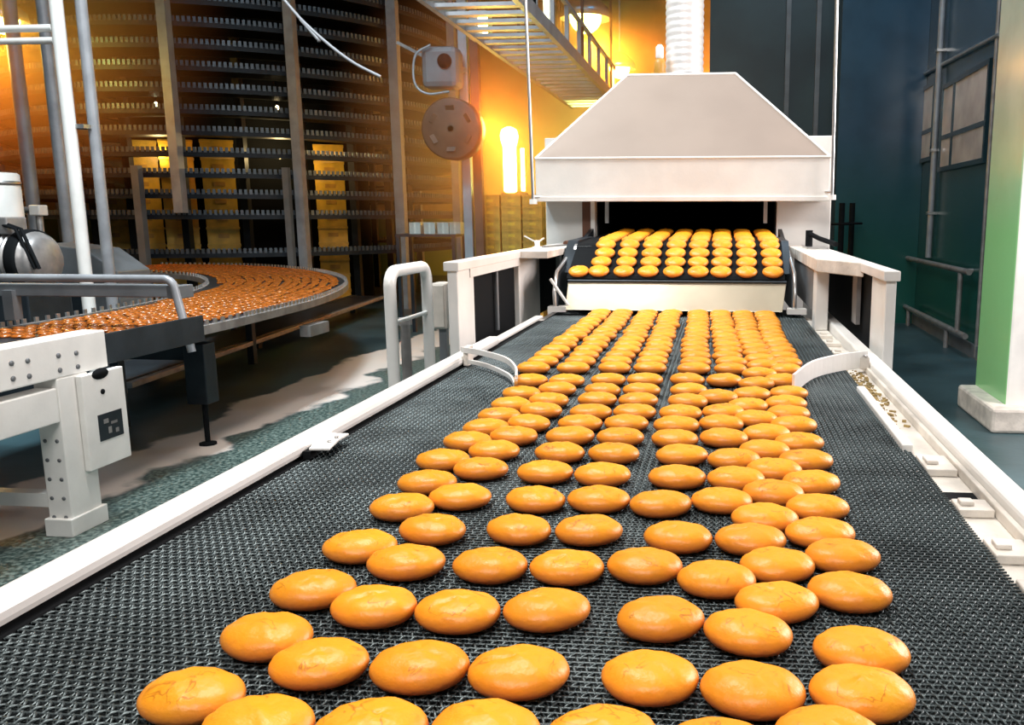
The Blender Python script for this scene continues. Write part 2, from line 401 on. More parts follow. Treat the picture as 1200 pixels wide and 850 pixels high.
# cross rods below the weave
rb = []; rf = []; k = 0
for j in range(int((BY1-BY0)/.0086)):
    y = BY0+j*.0086+.0043
    b = len(V)+len(rb)
    for xx in (BX0, BX1):
        for dy, dz in ((-.001, -.0055), (.001, -.0055), (.001, -.0035), (-.001, -.0035)): rb.append((xx, y+dy, BZ+dz))
    for c in range(4): rf.append((b+c, b+(c+1) % 4, b+4+(c+1) % 4, b+4+c))
V = np.concatenate([V, np.array(rb)]); Fq = np.concatenate([Fq, np.array(rf)])
np_mesh('mesh_belt', V, Fq, M['belt'], conv, conv['_o'])
MB().box((BX0-.02, BY0, .80), (BX1+.0, 4.0, .9385)).build('belt_bed', M['bed'], conv)
# left side: channel with white tube on top
sf = MB().box((-.785, BY0, .66), (-.76, 4.4, .93)); sf.build('side_frame', M['white'], conv, .004)
MB().box((-.767, BY0, .953), (-.726, 2.72, .981)).build('side_rail', M['white'], conv, .01)
MB().box((-.7595, BY0, .925), (-.7225, 3.4, .949)).build('edge_strip', M['black'], conv, .003)
sp_ = MB()
for yy in (.2, 1.1, 2.0, 2.9): MB().box((-.782, yy, .93), (-.762, yy+.06, .953)).build('rail_spacer', M['dusty'], conv)
MB().box((-.767, 2.721, .953), (-.735, 3.45, .964)).build('rail_end', M['white'], conv, .003)
# right side: ledge, outer beam
MB().box((.350, BY0, .90), (.405, 3.7, .938)).build('ledge', M['dusty'], conv, .003)
MB().box((.409, BY0, .70), (.450, 4.4, .971)).build('outer_beam', M['white'], conv, .006)
MB().box((.399, BY0, .9385), (.408, 2.6, .956)).build('inner_lip', M['dusty'], conv, .002)
MB().box((.332, 1.55, .936), (.352, 2.1, .958)).build('wear_strip', M['white'], conv, .003)
for (yy, w_, d_) in ((2.86, .05, .08), (3.05, .045, .06), (2.66, .05, .05), (1.42, .05, .09), (1.22, .05, .05), (1.05, .05, .06), (.9, .045, .08)):
    m = MB().box((.347, yy, .9385), (.347+w_, yy+d_, .951)); m.box((.352, yy+d_*.3, .951), (.372, yy+d_*.7, .958)); m.build('bracket', M['dusty'], conv, .002)
for yy in (1.30, 2.75, 2.95):
    MB().box((.350, yy, .9382), (.398, yy+.035, .9395)).build('slot', M['black'], conv)
for yy in (.0, 1.6, 3.2):
    for x in (-.775, .43): MB().box((x-.035, yy-.035, 0), (x+.035, yy+.035, .68)).build('leg', M['white'], conv, .004)
# left bracket plate lying from the rail over the belt edge
q = atz(378, 516, .966)
t = thing('rail_clip', 'small flat white clip plate fixed to the left rail over the belt', 'clip', (q.x, q.y, .9505))
pp = [atz(x, y, .966) for x, y in ((344, 521), (366, 508), (409, 509), (397, 516), (386, 527), (362, 527))]
MB().prism([(max(p.x, -.7255), p.y) for p in pp], 'z', .964, .968).build('plate', M['white'], t, .001)
MB().box((-.7255, q.y-.07, .9505), (-.712, q.y-.045, .964)).build('foot', M['black'], t)
for dy in (-.02, .01): MB().lathe([(.004, 0), (.004, .003)], 8, Matrix.Translation((-.70, q.y+dy, .968))).build('screw', M['steel'], t)

# guide deflectors
def strip(pts, h, th):      # upright flat strip along a path
    pts = [Vector(p) for p in pts]; n = len(pts); vs = []; fs = []
    for i, p in enumerate(pts):
        d = (pts[min(i+1, n-1)]-pts[max(i-1, 0)]); nrm = Vector((-d.y, d.x, 0)).normalized()*th/2
        for off, z in ((-nrm, 0), (nrm, 0), (nrm, h), (-nrm, h)): vs.append(p+off+Vector((0, 0, z)))
    for i in range(n-1):
        for c in range(4): fs.append((i*4+c, i*4+(c+1) % 4, i*4+4+(c+1) % 4, i*4+4+c))
    fs += [(0, 1, 2, 3), tuple((n-1)*4+c for c in range(4))]
    return MB().add(vs, fs)
GZ = .953
pr = [atz(1016, 431, GZ), atz(985, 435, GZ), atz(952, 444, GZ), atz(929, 462, GZ)]
pr = [Vector((p.x, p.y, GZ)) for p in pr]
t = thing('guide_deflector', 'curved white deflector strip steering cookies in from the right rail', 'guide', (pr[1].x, pr[1].y, BZ))
strip(spline(pr, 6), .048, .006).build('blade', M['white'], t, .0015)
MB().box((min(pr[0].x-.005, .38), pr[0].y-.02, .9515), (.408, pr[0].y+.02, .985)).build('mount', M['dusty'], t, .003)
for dy in (-.015, .015): MB().lathe([(.007, 0), (.007, .006)], 8, Matrix.Translation((.398, pr[0].y+dy, .985))).build('bolt', M['steel'], t)
pl_t = [atz(541, 411, .995), atz(565, 415, .995), atz(592, 423, .995), atz(604, 434, .995), atz(605, 445, .995)]
pl_b = [atz(543, 425, .958), atz(570, 431, .958), atz(596, 443, .958), atz(604, 455, .958)]
t = thing('guide_deflector', 'white bent wire deflector steering cookies in from the left rail', 'guide', (pl_b[1].x, pl_b[1].y, BZ))
strip(spline(pl_b, 6), .012, .006).build('lower_bar', M['white'], t, .001)
strip(spline([Vector((p.x, p.y, .99)) for p in pl_t], 6), .016, .006).build('upper_bar', M['white'], t, .001)
MB().bar(pl_b[-1]+Vector((0, 0, -.004)), Vector((pl_t[-1].x, pl_t[-1].y, 1.0)), .008, .008).build('end_post', M['white'], t)
e0 = pl_b[0]; MB().box((-.7255, e0.y-.02, .951), (max(e0.x+.02, -.71), e0.y+.03, 1.006)).build('mount', M['dusty'], t, .003)
# crumbs gathered on the ledge
cb = MB()
for i in range(260):
    x = random.uniform(.352, .39); y = random.gauss(2.12, .14); r = random.uniform(.0012, .0042)
    mm = Matrix.Translation((x, y, .938+r*.6)) @ Matrix.Rotation(random.random()*3, 4, 'Z')
    cb.box((-r, -r*.8, -r*.6), (r, r*.8, r*.6), 0, mm)
cro = cb.build('crumbs', M['crumb']); tag(cro, 'scattered brown crumbs on the ledge beside the right guide', 'crumbs', None, 'stuff')

# ------------------------------------------------------------------ cookies
def cookie_mesh(seed):
    rng = np.random.RandomState(seed)
    R = .0405
    prof = [(.0, .0005), (.55, .0), (.76, .0012), (.90, .0042), (.975, .0085), (1.0, .0122), (.985, .0155), (.93, .0190), (.83, .0222), (.68, .0250), (.50, .0269), (.30, .0280), (.12, .0284), (0, .0285)]
    n = 36; vs = []; fs = []
    ph = rng.rand(8)*6.28; am = rng.rand(8)
    def wob(w): return 1+.018*am[0]*math.cos(2*w+ph[0])+.016*am[1]*math.cos(3*w+ph[1])+.008*am[2]*math.cos(5*w+ph[2])
    cr = [(rng.uniform(-.4, .4), rng.uniform(-.4, .4), rng.uniform(0, 3.1), rng.uniform(.2, .5)) for _ in range(3)]
    ring = []
    for r, z in prof[1:-1]:
        ids = []
        for k in range(n):
            w = 2*PI*k/n; x, y = r*math.cos(w)*wob(w), r*math.sin(w)*wob(w)
            zz = z
            if z > .016:
                zz += .0008*math.sin(5*x+ph[3])*math.cos(6*y+ph[4])+.0005*math.sin(11*x+ph[5]+9*y)
                for cx, cy, ca, cl in cr:      # shallow cracks in the dome
                    dx, dy = x-cx, y-cy; u = dx*math.cos(ca)+dy*math.sin(ca); v = -dx*math.sin(ca)+dy*math.cos(ca)
                    if abs(u) < cl: zz -= .0016*math.exp(-(v/.07)**2)*(1-(u/cl)**2)
            ids.append(len(vs)); vs.append((x*.0462, y*.0372, zz*1.06))
        ring.append(ids)
    for i in range(len(ring)-1):
        for k in range(n): fs.append((ring[i][k], ring[i][(k+1) % n], ring[i+1][(k+1) % n], ring[i+1][k]))
    fs.append(tuple(ring[0])[::-1])
    top = len(vs); vs.append((0, 0, max(vs[i][2] for i in ring[-1])))
    for k in range(n): fs.append((ring[-1][k], ring[-1][(k+1) % n], top))
    # raised curl of crust near the crown
    me = bpy.data.meshes.new('cookie'); me.from_pydata(vs, [], fs); me.materials.append(M['cookie'])
    me.polygons.foreach_set('use_smooth', [True]*len(fs)); me.update()
    return me
CM = [cookie_mesh(s) for s in range(10)]
def add_cookie(p, label, group, tilt=None, s=1.):
    o = bpy.data.objects.new('cookie', random.choice(CM)); C.objects.link(o)
    o.location = p; o.scale = (s, s, s)
    rz = random.gauss(0, .16)+(PI if random.random() < .5 else 0)
    if tilt: o.scale = (s, s*1.14, s*1.05); o.rotation_mode = 'XYZ'; o.rotation_euler = (tilt, 0, random.uniform(-.15, .15))
    else: o.rotation_euler = (0, 0, rz)
    return tag(o, label, 'cookie', group)
COLS = [
 [(232,818),(316,747),(372,692),(424,641),(471,594),(501,565),(523,540),(548,517),(570,501),(585,487),(599,474),(611,461),(624,446),(625,431)],
 [(295,847),(371,775),(435,709),(474,658),(507,620),(539,582),(559,548),(579,528),(602,511),(619,496),(634,481),(643,469),(653,456),(661,446),(672,431)],
 [(436,855),(495,781),(535,716),(581,662),(609,620),(628,585),(639,553),(656,530),(668,511),(681,496),(694,483),(700,468),(706,457),(713,445),(720,431)],
 [(567,857),(605,787),(641,714),(665,664),(689,621),(701,585),(706,556),(719,531),(727,512),(733,496),(742,483),(748,469),(752,457),(756,445),(762,431)],
 [(705,864),(769,794),(777,725),(757,664),(795,629),(777,590),(797,559),(799,533),(792,514),(793,498),(799,484),(808,470),(807,457),(809,445),(813,432)],
 [(848,880),(882,810),(875,738),(839,676),(879,632),(846,586),(862,560),(860,538),(847,513),(845,496),(847,483),(847,465),(850,446),(856,432)],
 [(962,855),(1003,815),(913,705),(912,662),(897,607),(906,577),(907,550),(896,527),(899,508),(887,490),(883,475),(887,462),(884,449),(890,438),(897,428)],
 [(1009,764),(990,694),(980,652),(960,624),(958,594),(948,566),(942,540),(936,518),(930,498),(922,485),(915,473),(911,461),(914,446),(921,433)],
]
TOPS = [(692,377), (721,377), (754,377), (783,377), (818,377), (849,377), (876,377), (893,377)]
CN = ['leftmost column', 'second column from left', 'third column from left', 'fourth column from left', 'fourth column from right', 'third column from right', 'second column from right', 'rightmost column']
placed = []
for ci, col in enumerate(COLS):
    pts = [atz(x, y, BZ+.013) for x, y in col]
    last = pts[-1]; top = atz(*TOPS[ci], BZ+.013)
    top = last+(top-last)*((3.60-last.y)/(top.y-last.y))
    n = int((top-last).length/.098)
    for k in range(1, n+1):
        p = last.lerp(top, k/n); p.x += random.uniform(-.006, .006); pts.append(p)
    placed.append([[p.x, p.y] for p in pts])
# let touching cookies push each other apart
flat = [c for col in placed for c in col]
for it in range(30):
    for i in range(len(flat)):
        for j in range(i+1, len(flat)):
            dx, dy = flat[j][0]-flat[i][0], flat[j][1]-flat[i][1]
            if abs(dx) > .1 or abs(dy) > .1: continue
            d = math.hypot(dx/.0925, dy/.0748)
            if 1e-6 < d < .99:
                k = (1.0-d)/d*.5
                flat[i][0] -= dx*k; flat[i][1] -= dy*k; flat[j][0] += dx*k; flat[j][1] += dy*k
for ci, col in enumerate(placed):
    for k, (x, y) in enumerate(col):
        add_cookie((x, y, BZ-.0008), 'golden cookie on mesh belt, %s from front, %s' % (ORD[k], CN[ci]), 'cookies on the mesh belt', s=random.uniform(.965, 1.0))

# ------------------------------------------------------------------ oven, hood, duct
oven = thing('tunnel_oven', 'white tunnel oven with sloped extraction hood and silver duct', 'oven', (-.22, 6, 0))
MX0, MX1, MZ0, MZ1 = -.70, .285, 1.13, 1.5
bd = MB()
OX0, OX1, OY, OYE, OZ = -.985, .575, 4.75, 9.5, 1.79
bd.box((OX0, OY, .35), (MX0, OYE, OZ)); bd.box((MX1, OY, .35), (OX1, OYE, OZ)); bd.box((MX0, OY, MZ1), (MX1, OYE, OZ)); bd.box((MX0, OY, .35), (MX1, OYE, MZ0-.06))
bd.build('body', M['white'], oven, .004)
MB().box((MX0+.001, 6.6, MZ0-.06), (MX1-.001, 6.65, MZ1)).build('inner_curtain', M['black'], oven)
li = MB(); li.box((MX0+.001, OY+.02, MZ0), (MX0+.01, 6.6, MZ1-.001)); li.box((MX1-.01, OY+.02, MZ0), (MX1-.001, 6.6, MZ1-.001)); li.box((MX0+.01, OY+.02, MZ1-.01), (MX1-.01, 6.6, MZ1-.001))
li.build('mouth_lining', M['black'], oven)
for x in (MX0+.05, MX1-.07): MB().box((x, OY-.02, 1.33), (x+.02, OY+.0, 1.45)).build('mouth_guide', M['steel'], oven)
MB().box((-.775, OY-.035, 1.2245), (-.73, OY-.002, 1.5)).build('mouth_jamb', M['rust'], oven)
MB().box((-.728, OY-.04, 1.2245), (-.703, OY-.002, 1.5)).build('mouth_jamb', M['white'], oven)
# hood: fascia skirt and sloped canopy
HX0, HX1, HY0, HY1, HZ0, HZ1 = -.985, .533, 4.5, 5.95, 1.452, 1.664
TX0, TX1, TY0, TY1, TZ = -.567, .057, 5.1, 5.5, 2.168
fa = MB(); w = .012
fa.box((HX0, HY0, HZ0), (HX1, HY0+w, HZ1)); fa.box((HX0, HY0+w, HZ0), (HX0+w, OY-.001, HZ1)); fa.box((HX1-w, HY0+w, HZ0), (HX1, OY-.001, HZ1))
fa.box((HX0-.006, HY0-.008, HZ0-.008), (HX1+.006, HY0+w+.01, HZ0+.016))
fa.build('hood_skirt', M['white'], oven, .002)
vs = [(HX0, HY0, HZ1), (HX1, HY0, HZ1), (HX1, HY1, HZ1), (HX0, HY1, HZ1), (TX0, TY0, TZ), (TX1, TY0, TZ), (TX1, TY1, TZ), (TX0, TY1, TZ)]
MB().add(vs, ((0, 1, 5, 4), (1, 2, 6, 5), (2, 3, 7, 6), (3, 0, 4, 7), (4, 5, 6, 7))).build('hood_canopy', M['hood'], oven)
for a, b in ((0, 4), (1, 5), (4, 5), (0, 1)):
    A, B = Vector(vs[a]), Vector(vs[b]); MB().tube([A, B], .007 if (a, b) != (4, 5) else .009, 8).build('hood_seam', M['white'], oven)
# corrugated duct
q0, q1 = aty(780, 40, 5.3), aty(825, 40, 5.3); cx, rr = (q0.x+q1.x)/2, (q1.x-q0.x)/2
prof = []; z = TZ
while z < CZ-.02:
    prof += [(rr*.965, z), (rr, z+.012), (rr, z+.022), (rr*.965, z+.034)]; z += .04
MB().lathe(prof, 40, Matrix.Translation((cx, 5.3, 0))).build('duct', M['foil'], oven)
MB().lathe([(rr+.05, TZ-.002), (rr+.05, TZ+.02), (rr+.006, TZ+.024)], 40, Matrix.Translation((cx, 5.3, 0))).build('duct_collar', M['steel'], oven)
for x in (OX0+.08, OX1-.08):
    for y in (5.0, 7.2, 9.3): MB().box((x-.05, y-.05, 0), (x+.05, y+.05, .35)).build('leg', M['grey'], oven)
# beacon standing on the hood top
q = aty(773, 85, 5.2)
t = thing('warning_beacon', 'small amber beacon with white cap on the hood left of the duct', 'beacon', (q.x, 5.2, TZ))
MB().lathe([(.03, 0), (.036, .01), (.034, .08), (.024, .105)], 20, Matrix.Translation((q.x, 5.2, TZ))).build('amber_lens', M['amber'], t)
MB().lathe([(.018, .1), (.024, .115), (.024, .17), (.012, .185)], 20, Matrix.Translation((q.x, 5.2, TZ))).build('cap', M['white'], t)
# hanger rods of the hood
for nm, (x0, y0), (x1, y1), lb in (('hanger_rod', (616, 0), (625, 237), 'thin pale hanger rod dropping to the left corner of the hood'), ('hanger_rod', (981, 0), (975, 232), 'thin white hanger rod dropping to the right corner of the hood')):
    A, B = aty(x0, y0, 4.47), aty(x1, y1, 4.47); D = A-B; top = B+D*((CZ-B.z)/D.z)
    t = thing(nm, lb, 'rod', tuple(B))
    MB().tube([B, top-Vector((0, 0, .005))], .0085, 8).build('rod', M['steel'], t)
    MB().tube([B-Vector((0, 0, .01)), B+Vector((0, 0, .015))], .02, 10).build('end_nut', M['white'], t)
    MB().tube([B+Vector((0, 0, .03)), (B.x+(.03 if x0 < 800 else -.03), 4.5, B.z+.03)], .008, 6).build('hook', M['steel'], t)

# oven band with nose
KX0, KX1 = -.70, .28
band = thing('oven_band', 'dark steel band bringing cookies out of the oven mouth', 'conveyor', (-.21, 4.4, 0))
def zb_(y):
    if y < 3.72: return 1.112
    if y < 4.0: return 1.112+(y-3.72)/.28*.128
    return 1.24+(y-4.0)*.035
prof = [(3.70, 1.085), (3.695, 1.10), (3.705, 1.112)]+[(3.70+.015+k*.04, zb_(3.70+.015+k*.04)) for k in range(1, 7)]+[(3.98, 1.237), (4.02, 1.243), (4.4, zb_(4.4)), (5.5, zb_(5.5)), (6.55, zb_(6.55))]
bot = [(y, z-.03) for y, z in prof[::-1]][:-1]
mb = MB().prism(prof+[(6.55, zb_(6.55)-.03), (4.02, 1.20), (3.98, 1.195), (3.75, 1.09)], 'x', KX0+.02, KX1-.015)
mb.build('band', M['black'], band)
for k in range(10):
    x = KX0+.1+k*.0895
    sc_ = MB().tube([(x+.042*math.cos(w), 3.70+.0, 1.108+.012*math.sin(w)-.012) for w in np.linspace(PI, 2*PI, 8)], .004, 6)
    sc_.build('nose_wire', M['dark'], band)
# side walls of the transfer and knife plate
PLT = MB(); a, b = -.672, .272
vs = [(a, 3.69, 1.088), (b, 3.69, 1.088), (b-.02, 3.60, .972), (a+.0, 3.60, .972)]
vs2 = [(x, y+.012, z) for x, y, z in vs]
PLT.add(vs+vs2, ((0, 1, 2, 3), (7, 6, 5, 4), (0, 4, 5, 1), (1, 5, 6, 2), (2, 6, 7, 3), (3, 7, 4, 0)))
PLT.build('apron_plate', M['cream'], band, .003)
MB().tube([(a, 3.685, 1.09), (b, 3.685, 1.09)], .006, 8).build('apron_edge', M['dark'], band)
for s, x in ((-1, a-.055), (1, b+.02)):
    m = MB().prism([(3.62, .975), (3.66, 1.12), (4.68, 1.30), (4.68, 1.1), (4.2, .975)], 'x', x, x+.02)
    m.build('side_plate', M['dark'], band)
    MB().prism([(3.60, .962), (3.60, .985), (3.66, .985), (3.66, .962)], 'x', x-.02, x+.06).build('foot_flange', M['white'], band)
    MB().tube([(x+.01, 3.615, .975), (x+.01+s*.0, 3.60, 1.05), (x+.01, 3.66, 1.13), (x+.01, 4.2, 1.235)], .008, 8).build('edge_rod', M['steel'], band)
MB().tube([aty(645, 327, 3.6), aty(666, 358, 3.585)], .007, 8).build('tie_rod', M['white'], band)
MB().tube([(a-.02, 4.0, 1.19), (a+.06, 4.0, 1.19)], .05, 20).build('roller', M['steel'], band)
ob = MB().prism([(3.78, 1.12), (4.03, 1.255), (4.5, 1.262), (4.5, 1.245), (4.03, 1.235)], 'x', KX0-.03, KX0+.018); ob.build('side_guide', M['dark'], band)
ob = MB().prism([(3.78, 1.12), (4.03, 1.255), (4.5, 1.262), (4.5, 1.245), (4.03, 1.235)], 'x', KX1-.013, KX1+.02); ob.build('side_guide', M['dark'], band)
for x in (KX0+.0, KX1-.06):
    MB().box((x, 4.2, .0), (x+.06, 4.26, 1.2)).build('leg', M['dark'], band)
# cookies on the oven band
KN = [712, 739, 766, 794, 820, 846, 873.5, 902]
ON = ['leftmost full column']+CN[1:]
sl = math.atan(.128/.28)
for ci, px_ in enumerate(KN):
    x = aty(px_, 287, 4.0).x
    ys = [3.735, 3.814, 3.893, 3.969]+[4.05+.086*k for k in range(10)]
    for k, y in enumerate(ys):
        on_slope = k < 4
        z = zb_(y)-.0008
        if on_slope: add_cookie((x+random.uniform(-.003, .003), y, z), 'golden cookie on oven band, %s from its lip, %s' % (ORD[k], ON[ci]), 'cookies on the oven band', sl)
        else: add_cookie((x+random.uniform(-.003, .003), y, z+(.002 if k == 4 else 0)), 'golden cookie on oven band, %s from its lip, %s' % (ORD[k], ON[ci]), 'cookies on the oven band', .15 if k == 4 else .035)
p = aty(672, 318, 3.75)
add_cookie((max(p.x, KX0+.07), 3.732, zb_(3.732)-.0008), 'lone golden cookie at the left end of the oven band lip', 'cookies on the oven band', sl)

# side stands flanking the band
def stand(label, x0, x1, ya, yb, zt, leg_ys, inner):
    t = thing('side_stand', label, 'stand', ((x0+x1)/2, (ya+yb)/2, .9))
    MB().box((x0-.008, ya-.012, zt-.03), (x1+.008, yb, zt)).build('top_plate', M['white'], t, .003)
    for (y, d) in leg_ys:
        MB().box((x0, y, .70), (x1, y+d, zt-.03)).build('leg', M['white'], t, .004)
    return t
LZ = 1.222
LX = -.862
ly = [atx(p_, 350, LX).y for p_ in (537, 556, 609, 633)]
ls = stand('white box-section stand at the left of the belt end beneath the hood', -.897, LX, ly[0], 4.72, LZ, ((ly[0], ly[1]-ly[0]), (ly[2], ly[3]-ly[2]), (4.5, .12)), -1)
MB().box((LX+.001, ly[1]-.05, LZ-.06), (LX+.004, ly[2]+.05, LZ-.03)).build('top_lip', M['white'], ls)
MB().box((LX-.03, ly[1], .90), (LX-.022, 4.5, LZ-.031)).build('back_panel', M['black'], ls)  # black sheet put in for the shaded opening of the stand
MB().tube([(LX-.01, (ly[1]+ly[2])/2, .93), (LX-.01, (ly[1]+ly[2])/2, LZ-.045)], .008, 8).build('inner_rod', M['grey'], ls)
MB().box((-.862, ly[2], LZ-.03), (-.737, 4.72, LZ+.001)).build('shelf_plate', M['dusty'], ls, .003)
MB().box((-.755, ly[3], 1.0), (-.74, 4.5, LZ-.03)).build('side_skirt', M['black'], ls)
RX = .474
ry = [atx(p_, 350, RX).y for p_ in (1037, 1021, 966)]
rs_ = stand('white box-section stand at the right of the belt end beneath the hood', RX, RX+.032, ry[0], 4.72, 1.212, ((ry[0], ry[1]-ry[0]), (4.5, .12)), 1)
MB().box((RX+.02, ry[1], .90), (RX+.03, 4.5, 1.18)).build('back_panel', M['black'], rs_)
MB().box((RX-.003, ry[1]+.28, .99), (RX+.012, ry[1]+.38, 1.18)).build('inner_strut', M['midgrey'], rs_)
MB().box((.352, 3.28, .939), (.401, 3.38, 1.165)).build('leg', M['white'], rs_, .004)
MB().prism([(.345, 3.22), (RX, 2.95), (RX, 4.72), (.345, 4.72)], 'z', 1.165, 1.2125).build('shelf_plate', M['dusty'], rs_, .003)
MB().box((.352, 3.385, 1.0), (.362, 4.3, 1.164)).build('side_skirt', M['grey'], rs_, .003)
# lever on the right stand, wing nut and tool on the left stand
q = Vector((.47, 4.3, 1.212))
t = thing('clamp_lever', 'black clamp lever lying on top of the right stand by the oven', 'lever', tuple(q))
MB().box((.40, 4.15, 1.2126), (.50, 4.45, 1.222)).build('base_plate', M['steel'], t)
MB().tube([(.42, 4.3, 1.222), (.42, 4.3, 1.30)], .018, 10).build('pivot', M['black'], t)
MB().tube([(.42, 4.3, 1.285), (.46, 4.2, 1.262), (.52, 4.05, 1.24)], .012, 8).build('lever_arm', M['black'], t)
q = Vector((-.82, 3.75, LZ+.001))
t = thing('wing_nut', 'small white wing nut clamp on top of the left stand', 'clamp', tuple(q))
MB().lathe([(.022, 0), (.022, .012), (.012, .014), (.012, .04)], 14, Matrix.Translation(q)).build('stud', M['white'], t)
MB().bar(q+Vector((0, 0, .03)), q+Vector((-.055, -.01, .06)), .014, .006).build('wing', M['white'], t)
MB().bar(q+Vector((0, 0, .03)), q+Vector((.03, .01, .05)), .014, .006).build('wing', M['white'], t)
q = Vector((-.82, 3.95, LZ+.001))
t = thing('scraper', 'dark flat scraper lying across the left stand near oven', 'tool', tuple(q))
MB().prism([(-.87, 4.0), (-.80, 4.3), (-.77, 4.3), (-.83, 3.98)], 'z', LZ+.001, LZ+.007).build('blade', M['midgrey'], t)
MB().tube([(-.79, 4.27, LZ+.012), (-.745, 4.45, LZ+.02)], .012, 8).build('handle', M['rust'], t)

# ------------------------------------------------------------------ guard loop and boxes between the lines
A = atx(456, 322, -1.28); B_ = atx(499, 309, -1.28)
y0, y1, zt = A.y, B_.y, (A.z+B_.z)/2
t = thing('guard_hoop', 'white tubular guard hoop standing left of the cookie belt', 'guard', (-1.28, (y0+y1)/2, 0))
r = .06
path = [(-1.28, y0, 0), (-1.28, y0, zt-r)]+[(-1.28, y0+r-r*math.cos(w), zt-r+r*math.sin(w)) for w in np.linspace(.2, PI/2, 5)]+[(-1.28, y1-r+r*math.sin(w), zt-r+r*math.cos(w)) for w in np.linspace(0, PI/2, 6)]+[(-1.28, y1, 0)]
MB().tube(path, .024, 14).build('hoop', M['white'], t)
MB().tube([(-1.28, y0, zt-.2), (-1.28, y1, zt-.2)], .009, 8).build('crossbar', M['white'], t)
for yy in (y0, y1): MB().lathe([(.05, 0), (.05, .012)], 14, Matrix.Translation((-1.28, yy, 0))).build('foot_plate', M['white'], t)
q0 = aty(505, 332, 4.3); q1 = aty(524, 386, 4.3)
t = thing('junction_box', 'pale beige junction box on a post behind the guard hoop', 'box', (q0.x, 4.3, 0))
MB().box((q0.x, 4.3, q1.z), (q1.x, 4.42, q0.z)).build('housing', M['palebox'], t, .008)
MB().box((q0.x+.01, 4.29, q1.z+.01), (q1.x-.01, 4.3, q0.z-.01)).build('lid', M['palebox'], t, .003)
MB().box(((q0.x+q1.x)/2-.02, 4.34, 0), ((q0.x+q1.x)/2+.02, 4.38, q1.z)).build('post', M['grey'], t)
q0 = aty(470, 378, 3.6); q1 = aty(482, 440, 3.6)
t = thing('pipe_stub', 'short grey pipe stub standing inside the white guard hoop', 'pipe', (q0.x, 3.6, 0))
MB().tube([((q0.x+q1.x)/2, 3.6, 0), ((q0.x+q1.x)/2, 3.6, q0.z)], .022, 10).build('stub', M['midgrey'], t)
MB().tube([((q0.x+q1.x)/2, 3.6, q0.z-.01), ((q0.x+q1.x)/2, 3.6, q0.z+.02)], .03, 10).build('cap', M['midgrey'], t)

# ------------------------------------------------------------------ curved outfeed conveyor with biscuits
OZ_ = .75
outer = [(-2.93, 2.9), (-2.93, 4.2), (-2.95, 5.1), (-3.07, 6.3), (-3.42, 7.5), (-3.95, 8.5), (-4.75, 9.45), (-5.9, 10.2), (-7.2, 10.35)]
inner = [(-4.0, 2.9), (-4.0, 4.3), (-4.05, 5.2), (-4.2, 6.1), (-4.5, 7.0), (-4.95, 7.8), (-5.6, 8.5), (-6.4, 8.9), (-7.2, 9.0)]
so = spline([Vector((x, y, OZ_)) for x, y in outer], 10); si = spline([Vector((x, y, OZ_)) for x, y in inner], 10)
cvy = thing('curved_conveyor', 'curved dark conveyor carrying small glazed biscuits from the spiral tower', 'conveyor', (-3.5, 5, 0))
n = len(so); mb = MB(); vs = []; fs = []
for a_, b_ in zip(so, si):
    for p, z in ((a_, 0), (b_, 0), (b_, -.03), (a_, -.03)): vs.append(Vector((p.x, p.y, OZ_+z)))
for i in range(n-1):
    for c in range(4): fs.append((i*4+c, i*4+(c+1) % 4, i*4+4+(c+1) % 4, i*4+4+c))
fs += [(0, 1, 2, 3), tuple((n-1)*4+c for c in range(4))]
mb.add(vs, fs); mb.build('belt', M['dark'], cvy)
for nm, path in (('outer_rim', so), ('inner_rim', si)):
    d = Vector((0, 0, .005))
    tb = strip([p+Vector((0, 0, -.045)) for p in path], .05, .03)
    for i in range(n-1):     # upright link teeth along the rim
        seg = path[i+1]-path[i]; L = seg.length; k = max(1, int(L/.05)); dirn = seg.normalized()
        for j in range(k):
            p = path[i]+seg*(j/k); nr = Vector((-dirn.y, dirn.x, 0))
            q = [p+nr*.006, p-nr*.006, p-nr*.006+dirn*.026, p+nr*.006+dirn*.026]
            z0, z1 = OZ_+.004, OZ_+.034
            tb.add([Vector((v.x, v.y, z0)) for v in q]+[Vector((v.x, v.y, z1)) for v in q], ((0,3,2,1),(4,5,6,7),(0,1,5,4),(1,2,6,5),(2,3,7,6),(3,0,4,7)), 1)
    tb.build(nm, [M['midgrey'], M['steel']], cvy)
for f_ in (.25, .5, .75):
    for path, off in ((so, .95),):
        p = path[int(f_*(n-1))]; MB().box((p.x-.03-off, p.y-.03, 0), (p.x+.03-off, p.y+.03, OZ_-.031)).build('leg', M['dark'], cvy)
q = aty(322, 371, 6.2)
MB().box((-3.06, 5.9, .50), (-2.98, 6.2, .58)).build('support_lug', M['midgrey'], cvy)
# lower dark rail beneath it
lo_pts = [atz(150, 452, .2), atz(300, 396, .2), atz(450, 348, .2)]
t = thing('floor_duct', 'dark low steel rail running beneath the curved conveyor', 'rail', (lo_pts[1].x, lo_pts[1].y, 0))
MB().bar(lo_pts[0], lo_pts[2], .06, .04).build('rail', M['midgrey'], t, .004)
MB().bar(lo_pts[0]+Vector((-.45, 0, .0)), lo_pts[2]+Vector((-.45, 0, 0)), .08, .05).build('rail', M['dark'], t)
MB().bar(lo_pts[0]+Vector((-.225, 0, .025)), lo_pts[2]+Vector((-.235, 0, .005)), .40, .02).build('cover', M['dark'], t)
for f_ in (.45, .95):
    p = lo_pts[0].lerp(lo_pts[2], f_); MB().box((p.x-.40, p.y-.04, 0), (p.x-.33, p.y+.04, .19)).build('leg', M['dark'], t)
